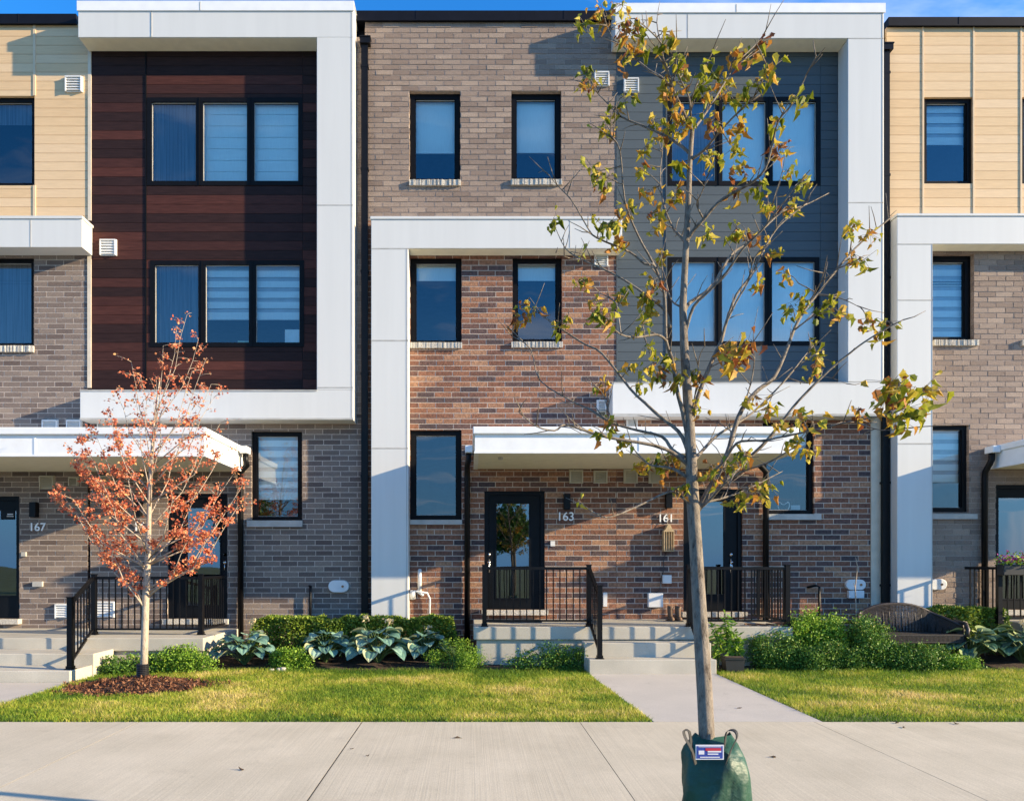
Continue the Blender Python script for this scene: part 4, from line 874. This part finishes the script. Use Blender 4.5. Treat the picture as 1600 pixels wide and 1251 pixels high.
# mulch mound with bark chips
md = sheet('mulch_mound', 'soil', -5.5, -3.3, -4.15, -2.55, 50, 40, lambda a, c: -.03 + .13 * math.exp(-(((a + 4.39) / .62) ** 2 + ((c + 3.3) / .42) ** 2)) + .015 * noise.noise(Vector((a * 9, c * 9, 0))))
tag(md, kind='structure')
n = 5200; a = rng.uniform(0, 6.28, n); q = np.sqrt(rng.random(n)) * 1.04; q *= 1 + .12 * np.sin(3 * a + 1) + .08 * np.sin(7 * a) + .05 * np.sin(17 * a); cx = -4.39 + q * np.cos(a) * 1.0; cy = -3.33 + q * np.sin(a) * .68
cz = np.array([-.03 + .13 * math.exp(-(((u + 4.39) / .62) ** 2 + ((w_ + 3.3) / .42) ** 2)) for u, w_ in zip(cx, cy)]); cz = np.maximum(cz, -.005) + rng.uniform(.004, .018, n)
o = leaf_cloud(np.stack([cx, cy, cz], 1), .055, 'chip', 'bark_mulch', None, .35, .0, None, .1); tag(o, 'red-brown bark mulch chips around the small orange tree', 'mulch', kind='stuff')

# ------------------------------------------------------------------ big maple in front
GY = -9.1
def gp(px, py, dy=0): return Vector((X(px, GY + dy), GY + dy, Z(py, GY + dy)))
r = empty('maple_tree', (X(1110, GY), GY, 0), 'tall sparse maple with curled yellow-green leaves standing in a green watering bag', 'tree'); rg = random.Random(3)
trk = [(1108, 1275, 14), (1105, 1165, 12.3), (1101, 1080, 12), (1096, 1000, 11.5), (1091, 920, 10.6), (1087, 850, 10), (1083, 790, 9.8), (1080, 720, 8.7), (1077, 660, 8), (1073, 600, 7.2), (1069, 540, 6.4), (1067, 480, 5.6), (1070, 420, 5), (1073, 360, 4.6), (1076, 300, 4.3), (1078, 250, 3.8), (1082, 200, 3.2)]
ppm = F / (D + GY)
m = MB(); m.tube([gp(a, b_) for a, b_, c in trk], [c / ppm for a, b_, c in trk], 14); m.build('trunk', 'bark', r, smooth=True)
BR = [  # (start radius px, depth offset of tip in m, points)
 (2.6, -.5, [(1084,792),(1062,773),(1045,768),(1000,790),(960,805),(937,806),(902,783)]),
 (3.0, .3, [(1073,745),(1055,735),(1040,728),(1015,726),(997,711),(985,696)]),
 (3.4, -.3, [(1074,725),(1050,706),(1017,696),(947,682),(900,667),(880,663),(867,672),(837,667),(812,643)]),
 (3.0, .5, [(1070,715),(1050,701),(1035,683),(995,671),(960,661),(942,653),(920,641),(895,626),(845,595),(830,545),(800,525)]),
 (3.4, .7, [(1073,700),(1060,673),(1030,650),(1007,628),(985,608),(940,553),(915,539),(882,518),(852,495),(840,485),(827,465)]),
 (4.0, -.3, [(1076,690),(1066,645),(1057,608),(1050,563),(1042,533),(1040,483),(1035,448),(1020,408),(997,370),(975,313),(970,235),(955,212)]),
 (2.2, -.5, [(1042,533),(1027,524),(997,528),(970,523),(947,500),(938,490)]),
 (2.6, .4, [(1047,512),(1040,488),(1015,465),(975,438),(940,418),(905,405),(882,388),(867,355)]),
 (2.2, -.1, [(1022,412),(1007,413),(985,395),(932,373),(920,355),(895,313),(872,290),(855,268)]),
 (2.8, .4, [(1071,378),(1060,365),(1050,355),(1037,320),(1032,275),(1035,237)]),
 (2.8, -.3, [(1082,205),(1077,195),(1065,170),(1052,140),(1045,117),(1035,87),(1032,67),(1012,45),(995,32)]),
 (2.2, .3, [(1052,140),(1032,122),(1017,110),(997,95),(972,72),(960,62),(947,40),(943,22)]),
 (1.8, -.1, [(1080,200),(1077,155),(1065,130),(1057,100),(1057,45)]),
 (1.4, .1, [(1033,70),(1027,37),(1030,2)]),
 (2.6, .5, [(1078,240),(1055,222),(1012,200),(970,182),(950,162),(927,137),(915,115)]),
 (2.6, -.4, [(1079,250),(1100,235),(1117,215),(1132,197),(1160,170),(1185,140),(1197,100)]),
 (2.6, .2, [(1083,200),(1091,195),(1110,165),(1135,125),(1150,100),(1180,70),(1197,50)]),
 (1.6, -.2, [(1080,200),(1082,160),(1092,122),(1112,85)]),
 (3.2, -.5, [(1074,375),(1084,360),(1100,343),(1122,318),(1150,298),(1175,285),(1197,262),(1208,225),(1215,190),(1240,160),(1260,117),(1275,90)]),
 (3.4, .4, [(1069,487),(1077,473),(1112,448),(1130,420),(1145,395),(1170,378),(1197,353),(1225,330),(1255,322),(1295,302)]),
 (2.8, -.6, [(1071,520),(1085,478),(1110,455),(1135,425),(1160,390),(1190,360),(1215,330),(1240,295),(1265,265)]),
 (5.0, .5, [(1089,798),(1112,758),(1137,708),(1147,676),(1160,638),(1185,610),(1210,590),(1228,550),(1242,515),(1257,483),(1277,460),(1307,420),(1335,390),(1370,358),(1395,338)]),
 (3.6, -.2, [(1091,796),(1137,748),(1175,711),(1197,688),(1225,655),(1250,625),(1295,580),(1325,553),(1350,535),(1385,513),(1410,500)]),
 (2.6, -.5, [(1095,793),(1110,778),(1125,761),(1155,738),(1197,724),(1230,705),(1250,690),(1268,665)]),
 (2.2, .3, [(1100,785),(1137,776),(1165,765),(1200,746),(1222,735)]),
 (2.8, -.7, [(1088,756),(1110,743),(1132,720),(1150,693),(1175,688),(1200,686),(1275,671),(1337,658),(1387,648),(1410,640)]),
 (1.3, -.7, [(1337,658),(1350,664),(1375,671),(1405,671)]),
 (3.0, .5, [(1083,721),(1100,701),(1125,678),(1165,653),(1195,626),(1230,590),(1255,560),(1272,540)]),
 (3.8, .1, [(1082,650),(1095,610),(1115,560),(1127,533),(1135,503),(1150,460),(1175,428),(1195,388),(1212,360),(1232,340),(1262,318)]),
 (2.2, -.2, [(1125,545),(1133,510),(1150,470),(1167,443),(1180,400),(1200,380),(1222,360)]),
 (1.8, .2, [(1277,460),(1300,462),(1320,470),(1345,480)]),
 (1.6, -.3, [(1242,515),(1262,500),(1280,490),(1310,490)]),
 (1.6, .1, [(1307,420),(1330,410),(1345,402)]), (1.4, -.1, [(1328,395),(1332,370),(1331,340)]),
 (1.6, .2, [(1160,638),(1172,600),(1178,560),(1176,520),(1186,480)]),
 (1.6, -.3, [(1100,343),(1090,320),(1095,300),(1108,270)]),
 (1.8, .3, [(1066,480),(1050,470),(1040,430),(1033,410)]), (1.6, -.4, [(1080,650),(1090,600),(1092,560),(1100,540)]),
 (1.6, -.6, [(1150,693),(1165,720),(1150,735),(1135,770)]), (1.4, .1, [(970,523),(965,480),(960,470),(935,455)]), (1.4, .4, [(960,661),(950,640),(940,610),(905,590)]),
 (1.4, -.4, [(1035,448),(1050,420),(1062,405)]), (1.2, .1, [(1197,353),(1210,310),(1222,270),(1228,230)]),
 (1.4, -.5, [(1257,483),(1282,440),(1292,400)]), (1.2, .2, [(1230,590),(1262,600),(1290,590),(1322,600)]), (1.2, -.3, [(905,405),(890,402),(868,395)])]
bm = MB(); ptsall = []
def smoothp(P):
    o = []
    for i in range(len(P) - 1):
        a = P[max(i - 1, 0)]; b_ = P[i]; c = P[i + 1]; d = P[min(i + 2, len(P) - 1)]
        for t in (0, .33, .67): o.append(.5 * ((2 * b_) + (-a + c) * t + (2 * a - 5 * b_ + 4 * c - d) * t * t + (-a + 3 * b_ - 3 * c + d) * t ** 3))
    return o + [P[-1]]
tips = {}
def startdepth(pt):
    best = 0; bd = 1e9
    for (a, b_, dd) in PD:
        q = (a - pt[0]) ** 2 + (b_ - pt[1]) ** 2
        if q < bd: bd = q; best = dd
    return best if bd < 250 else 0
PD = [(a, b_, 0) for a, b_, c in trk]
for (r0, dd, P) in BR:
    n = len(P); s0 = startdepth(P[0]); P3 = []
    for i, (a, b_) in enumerate(P):
        t = i / (n - 1); dy = s0 + (dd - s0) * t ** 1.3; PD.append((a, b_, dy)); P3.append(gp(a + (rg.uniform(-1.5, 1.5) if 0 < i else 0), b_ + (rg.uniform(-1.5, 1.5) if 0 < i else 0), dy))
    S = smoothp(P3); k = len(S); bm.tube(S, [(r0 * (1 - .78 * (i / (k - 1)) ** .8)) / ppm for i in range(k)], 8); ptsall += S
    for i in range(2, k):      # bare twigs with buds
        if rg.random() < .45:
            d = (S[min(i + 1, k - 1)] - S[i - 1]).normalized(); sd = Vector((rg.gauss(0, 1), rg.gauss(0, 1), rg.uniform(-.2, 1.2))).normalized(); e = S[i] + (d * .7 + sd).normalized() * rg.uniform(.05, .20)
            mdp = S[i].lerp(e, .5) + Vector((0, 0, rg.uniform(-.01, .015))); bm.tube([S[i], mdp, e], [.0032, .0024, .0014], 5)
CL = [(913,40),(935,15),(950,30),(968,50),(985,35),(970,10),(915,118),(921,128),(975,95),(1000,45),(1037,55),(1000,85),(992,68),(985,150),(948,192),(960,172),(1055,92),(1070,120),(1058,150),(1040,135),(1022,190),(1050,200),(1060,260),(1030,215),(1005,265),(1075,185),(1155,90),(1175,82),(1105,105),(1120,120),(1100,140),(1130,135),(1140,150),(1190,70),(1180,130),(1165,155),(1110,245),(1115,190),(1155,195),(1145,235),(1060,300),(930,272),(945,282),(1018,300),(1150,300),(1160,265),(1190,290),(1200,320),(1245,155),(1213,190),(1220,230),(1230,270),(1255,285),(1235,320),(865,345),(955,350),(940,355),(970,378),(1020,335),(1030,350),(1110,365),(1150,360),(1180,370),(1210,400),(1331,352),(1360,368),(1335,400),(1350,408),(1235,480),(1250,470),(1285,480),(1310,490),(1355,500),(1385,505),(1375,520),(1150,545),(1165,550),(1145,562),(1265,540),(1280,560),(1270,578),(1405,605),(1385,620),(1420,640),(1442,612),(1395,600),(910,440),(935,480),(945,492),(970,460),(1010,460),(1015,480),(1005,510),(1010,540),(1020,570),(1035,585),(1060,590),(1080,585),(1000,600),(940,600),(815,480),(835,485),(808,500),(875,505),(905,400),(1180,620),(1200,640),(1220,660),(1250,655),(1270,660),(1240,690),(1258,702),(1205,765),(1185,770),(1175,760),(1150,780),(1090,640),(1060,715),(1030,720),(1045,730),(1005,725),(1110,730),(1115,742),(1150,720),(1165,710),(940,680),(970,690),(950,660),(1070,760),(905,785),(1342,642),(1400,655),(1062,180),(1010,230),(1205,110),(1300,470),(1225,430),(1185,440),(1025,440),(1035,400),(985,330),(1095,590),(1045,560),(990,575)]
def mleaf(mb, p, d, size, rg, r=None):
    d = d.normalized(); s_ = d.cross(Vector((rg.gauss(0, 1), rg.gauss(0, 1), rg.gauss(0, 1)))).normalized(); nn = d.cross(s_)
    out_ = [(0, 0), (.18, .05), (.36, .08), (.34, .28), (.42, .48), (.29, .56), (.20, .78), (0, 1.05)]
    pts = [(x, y) for x, y in out_] + [(-x, y) for x, y in out_[-2:0:-1]]
    curl = rg.uniform(.3, 1.5); fold = rg.uniform(.5, 1.6); vs = []
    for (x, y) in [(0, .42)] + pts: vs.append(p + (s_ * x * .8 + d * y + nn * (-curl * y * y * .6 + fold * abs(x) * .9)) * size)
    n = len(pts); mb.add(vs, [(0, 1 + i, 1 + (i + 1) % n) for i in range(n)], rg.random() if r is None else r)
lm = MB()
for (cx, cy) in CL:
    big = 1.0 + (.25 if cx > 1370 and cy > 590 else 0) + (.4 if (1135 < cx < 1175 and 535 < cy < 570) else 0)
    near = min(PD, key=lambda q: (q[0] - cx) ** 2 + (q[1] - cy) ** 2); dep = near[2] + rg.uniform(-.1, .1) - (.15 if big > 1 else 0)
    c = gp(cx, cy, dep); nb = min(ptsall, key=lambda q: (q - c).length)
    bm.tube(wander(nb, c + Vector((0, 0, .02)), 4, .12, rg=rg), [.0034, .003, .0026, .0022, .0018], 5)
    tone = rg.gauss(.44, .17) + (.12 if big > 1 else 0)
    for k in range(rg.randint(9, 17) if cx != 905 else 3):
        o = Vector((rg.gauss(0, .026), rg.gauss(0, .035), rg.gauss(0, .026))) * big; d = Vector((rg.gauss(0, .45), rg.gauss(0, .45), rg.uniform(-1.8, -.3)))
        bm.tube([c + Vector((0, 0, .01)), c + o], [.0012, .001], 3); mleaf(lm, c + o, d, rg.uniform(.024, .054) * big, rg, min(1, max(0, tone + rg.gauss(0, .22))))
bm.build('branches', 'bark', r, smooth=True); lm.build('crown', 'leafm', r)
# watering bag
bx, by = X(1118, GY), GY
r = empty('watering_bag', (bx, by, 0), 'green watering bag strapped around the foot of the big maple', 'watering bag')
m = MB(); nu, nv = 22, 40; rgb = random.Random(8); vs = []
for i in range(nu):
    t = i / (nu - 1); z = -.01 + .655 * t; rr = .205 - .02 * t - .055 * max(0, t - .6) / .4 - .035 * max(0, t - .88) / .12 + .012 * math.sin(t * 9)
    for j in range(nv):
        a = 2 * math.pi * j / nv; q = rr * (1 + .09 * math.sin(3 * a + 5 * t) + .05 * math.sin(7 * a - 9 * t + 1) + .03 * math.sin(13 * a + 14 * t)); 
        vs.append((bx - .005 + q * math.cos(a) * .96, by + q * math.sin(a) * .9, z + (.02 * math.sin(4 * a + 1) + .035 * math.cos(2 * a)) * t))
m.add(vs, [(i * nv + j, i * nv + (j + 1) % nv, (i + 1) * nv + (j + 1) % nv, (i + 1) * nv + j) for i in range(nu - 1) for j in range(nv)] + [tuple(range((nu - 1) * nv, nu * nv))])
m.build('bag', 'bag', r, smooth=True)
for sx in (-1, 1):
    m = MB(); cx_ = bx + (.022 if sx > 0 else -.155); pts = [(cx_ - sx * .01, by - .13, .56), (cx_ + sx * .012, by - .135, .635), (cx_ + sx * .045, by - .13, .70), (cx_ + sx * .042, by - .10, .728), (cx_ + sx * .01, by - .08, .72), (cx_ - sx * .0, by - .08, .67), (cx_ - sx * .01, by - .09, .58)]
    pp = [Vector(p) for p in pts]; S = smoothp(pp)
    for a, b_ in zip(S[:-1], S[1:]):
        w = Vector((.010, .016, 0)); vv = [a - w, a + w, b_ + w, b_ - w]; off = Vector((.005 * sx, 0, .004)); m.add(vv + [q + off for q in vv], [(0, 1, 2, 3), (7, 6, 5, 4), (0, 3, 7, 4), (1, 2, 6, 5)])
    m.build('strap', 'strap', r)
def at_(px, py, Y): return X(px, Y), Z(py, Y)
Yl = by - .19
x0, z1 = at_(1087, 1163, Yl); x1, z0 = at_(1131, 1186, Yl)
m = MB(); m.box(x0, x1, Yl, Yl + .004, z0, z1); lb = m.build('label', 'label_w', r)
m = MB(); m.box(x0 + .006, x1 - .006, Yl - .0015, Yl - .0002, z0 + .006, z1 - .006); m.build('label_print', 'label_b', lb)
m = MB(); m.box(x0 + .05, x1 - .015, Yl - .003, Yl - .0017, z1 - .030, z1 - .016); m.build('label_stripe', 'label_r', lb)
m = MB(); w = x1 - x0
for q in ((.1, .3, .36, .62), (.42, .9, .50, .60), (.42, .8, .34, .42), (.15, .85, .14, .2), (.1, .9, .86, .9)): m.box(x0 + q[0] * w, x0 + q[1] * w, Yl - .003, Yl - .0017, z0 + q[2] * (z1 - z0), z0 + q[3] * (z1 - z0))
m.build('label_lettering', 'label_w', lb)

# ------------------------------------------------------------------ wicker bench
WY = -1.05; zb = .12
r = empty('wicker_bench', (X(1400, WY), WY, zb), 'dark wicker two-seat garden bench behind the bushes at the right', 'bench')
x0, x1 = X(1322, WY), X(1482, WY); cxm = (x0 + x1) / 2; hw = (x1 - x0) / 2
m = MB(); seat_z = Z(990, WY - .3)
for i in range(30):
    y = WY - .5 + i * .018; m.box(x0 + .08, x1 - .08, y, y + .014, seat_z - .02 + .004 * (i % 2), seat_z + .004 * (i % 2))
m.build('seat', 'wicker', r)
m = MB(); rim = []; 
for i in range(33):
    t = i / 32; u = (t - .5) * 2; x = cxm + u * hw * 1.0; zt = seat_z + .12 + (.46 - .12) * (1 - abs(u) ** 2.4); y = WY + .06 - .42 * max(0, abs(u) - .72) / .28; rim.append(Vector((x, y, zt)))
m.tube(rim, .024, 8)
for i, p in enumerate(rim): m.tube([p, Vector((p.x, p.y - .02, (p.z + seat_z) / 2)), Vector((p.x * .98 + cxm * .02, p.y - .03, seat_z))], .007, 5)
for k in range(20):
    f = k / 20; m.tube([Vector((p.x, p.y - .008 - .012 * (i % 2), seat_z + (p.z - seat_z) * f)) for i, p in enumerate(rim)], .010, 5)
m.build('backrest', 'wickerl', r, smooth=True)
m = MB(); x = x0 + .1
while x < x1 - .1: m.box(x, x + .012, WY - .52, WY - .505, seat_z - .11, seat_z - .01); x += .02
m.box(x0 + .07, x1 - .07, WY - .525, WY - .5, seat_z - .012, seat_z + .012); m.box(x0 + .07, x1 - .07, WY - .525, WY - .5, seat_z - .12, seat_z - .10); m.build('apron', 'wickerl', r)
for sx in (-1, 1):
    m = MB(); xa = cxm + sx * (hw - .02); m.tube([(xa, WY + .0, seat_z + .16), (xa + sx * .02, WY - .2, seat_z + .19), (xa + sx * .02, WY - .42, seat_z + .17), (xa, WY - .5, seat_z + .08), (xa - sx * .03, WY - .52, seat_z - .02)], .032, 8); m.build('armrest', 'wickerl', r, smooth=True)
    for yy in (-.48, .0): m = MB(); m.tube([(xa - sx * .03, WY + yy, seat_z - .01), (xa - sx * .02, WY + yy, zb - .05)], .022, 8); m.build('leg', 'wicker', r, smooth=True)

# ------------------------------------------------------------------ small things
# flower box on the right railing
r = empty('flower_box', (X(1590, -1.0), -1.0, PZR + .75), 'black flower box with magenta and yellow blooms at the right edge', 'flower box')
m = MB(); x0, x1 = X(1563, -1.02), X(1563, -1.02) + .8; m.box(x0, x1, -1.1, -.94, 1.44, 1.62); m.build('box', 'rubber', r, bevel=.01)
pp = np.stack([rng.uniform(x0 - .03, x1 + .03, 900), rng.normal(-1.03, .08, 900), 1.62 + np.abs(rng.normal(0, .07, 900))], 1); leaf_cloud(pp, .05, 'leafb', 'foliage', r, .5, 0)
pp = np.stack([rng.uniform(x0 - .03, x1 + .03, 260), rng.normal(-1.06, .07, 260), 1.65 + np.abs(rng.normal(0, .07, 260))], 1); leaf_cloud(pp, .045, 'magenta', 'blossom', r, .9, -.2, np.clip((pp[:, 0] - x0) / .8 * .6 + rng.uniform(0, .5, 260), 0, 1))
# wooden bird-feeder lantern under number 161
r = empty('hanging_lantern', (X(1042), -.08, Z(860)), 'pale wooden bell-shaped lantern hanging below number 161', 'lantern')
m = MB(); x0, x1 = X(1034), X(1050); z0, z1 = Z(860), Z(831); m.box(x0, x0 + .015, -.15, -.01, z0, z1); m.box(x1 - .015, x1, -.15, -.01, z0, z1); m.box(x0, x1, -.155, -.005, z0 - .015, z0); m.box(x0 + .015, x1 - .015, -.02, -.01, z0, z1)
for k in range(1, 4): xx = x0 + (x1 - x0) * k / 4; m.box(xx - .005, xx + .005, -.15, -.14, z0, z1)
m.build('body', 'wood', r)
m = MB(); xc = (x0 + x1) / 2; m.prism([(x0 - .01, z1 + .001), (x1 + .01, z1 + .001), (xc + .05, z1 + .06), (xc + .02, z1 + .13), (xc - .02, z1 + .13), (xc - .05, z1 + .06)], 'y', -.15, -.01); m.build('roof', 'wood', r)
m = MB(); m.tube([(xc, -.06, z1 + .13), (xc, -.02, z1 + .30)], .003, 5); m.build('cord', 'rubber', r)
# power cord from lantern down to the outlet
m = MB(); m.tube([(X(1040), -.03, Z(862)), (X(1036), -.02, Z(875)), (X(1037), -.02, Z(889)), (X(1033), -.02, Z(900)), (X(1030), -.04, Z(920)), (X(1024), -.05, Z(926))], .006, 6)
tag(m.build('power_cord', 'rubber', smooth=True), 'black power cord hanging on the red brick below the wooden lantern', 'cord')
# boots
for i, px in enumerate((1048, 1060)):
    Yb = -.35; x = X(px, Yb); z = PZR; m = MB(); m.tube([(x, Yb + .03, z + .02), (x, Yb + .03, z + .1), (x, Yb + .04, z + .2), (x + .01, Yb + .04, z + .25)], [.05, .045, .05, .058], 12)
    m.tube([(x, Yb + .06, z + .035), (x - .01, Yb - .06, z + .04), (x - .02, Yb - .15, z + .035), (x - .02, Yb - .18, z + .03)], [.045, .048, .045, .02], 12)
    bo = m.build('boot', 'leather', smooth=True); tag(bo, ['worn brown ankle boot on the porch, left one of the pair', 'worn brown ankle boot on the porch, right one of the pair'][i], 'boot', 'boots on the porch')
    m = MB(); m.box(x - .065, x + .04, Yb - .19, Yb + .1, z + .001, z + .018); m.build('sole', 'rubber', bo, bevel=.006)
# coiled hose lying on the right porch
m = MB(); S = [Vector((X(1165 + i * 1.6, -1.3) , -1.3 + .12 * math.sin(i * .6), PZR + .014)) for i in range(40)]
m.tube(S, .012, 6); tag(m.build('garden_hose', 'kraft', smooth=True), 'thin orange-brown hose lying on the porch before door 161', 'hose')
m = MB(); m.box(X(858, -.7), X(930, -.7), -.9, -.5, PZR + .001, PZR + .012)
# doormat before 163
m = MB(); m.box(X(763, -.55), X(845, -.55), -.75, -.2, PZR + .001, PZR + .016); tag(m.build('doormat', 'strap'), 'dark doormat in front of door 163', 'doormat')
# fallen leaves on the concrete
FL = [(381, 1202, 'dark curled fallen leaf at the left of the sidewalk'), (713, 1153, 'dark fallen leaf on the sidewalk in front of door 163'), (573, 1181, 'tiny brown fallen leaf right beside the dark sidewalk joint'), (1212, 1183, 'dark fallen leaf on the sidewalk right of the green bag'), (1153, 1106, 'dark fallen leaf on the entrance path'),
      (1404, 1129.5, 'dark fallen leaf at the right lawn edge, upper of a pair'), (1414, 1136, 'dark fallen leaf at the right lawn edge, lower of a pair'), (1497, 1131, 'long dark fallen leaf on the sidewalk farthest to the right'), (551, 1170, 'speck of brown leaf left of the sidewalk joint')]
rg = random.Random(4)
for (px, py, lab) in FL:
    d = F * EYE / (py - HY); x = (px - VX) * d / F; y = d - D; m = MB()
    sz = .045 if 'tiny' not in lab and 'speck' not in lab else .025
    mleaf(m, Vector((x, y, .012)), Vector((rg.uniform(-1, 1), rg.uniform(-.4, .4), .15)), sz, rg); mleaf(m, Vector((x, y, .010)), Vector((rg.uniform(-1, 1), rg.uniform(-.4, .4), .25)), sz * .7, rg)
    for i, v in enumerate(m.v): m.v[i] = (v[0], v[1], max(.004, .5 * v[2]))
    tag(m.build('fallen_leaf', 'dry'), lab, 'fallen leaf', 'fallen leaves on the concrete')
# dry stick plant by the right meter
m = MB(); xs0 = X(1337, -.4); m.tube([(xs0, -.4, .1), (xs0 + .01, -.4, .8), (xs0 - .01, -.4, 1.2), (xs0 + .03, -.4, Z(885, -.4)), (xs0 + .0, -.4, Z(870, -.4))], [.012, .012, .01, .008, .005], 6)
m.tube([(xs0 + .0, -.4, 1.2), (xs0 - .05, -.42, 1.3)], [.006, .003], 5); tag(m.build('dry_stem', 'bark2', smooth=True), 'bare dry stem standing in front of the white meter box', 'stick')
# trees across the road, seen in the panes only
for i, (tx, ty, hh) in enumerate(((2.4, -31, 5.5), (9, -36, 6), (-16, -38, 7))):
    r = empty('street_tree', (tx, ty, 0), ['leafy green tree across the road reflected in the door of 163', 'leafy green tree across the road to the right', 'leafy green tree across the road to the left'][i], 'tree', 'trees across the road')
    m = MB(); m.tube([(tx, ty, -.1), (tx + .1, ty, hh * .3), (tx, ty, hh * .7)], [.2, .15, .06], 10); m.build('trunk', 'bark', r, smooth=True)
    p = blob_pts(tx, ty, hh * .62, hh * .30, hh * .3, hh * .38, 6000, 14, i + 40); leaf_cloud(p, .22, 'leafd', 'crown', r, .6, 0)
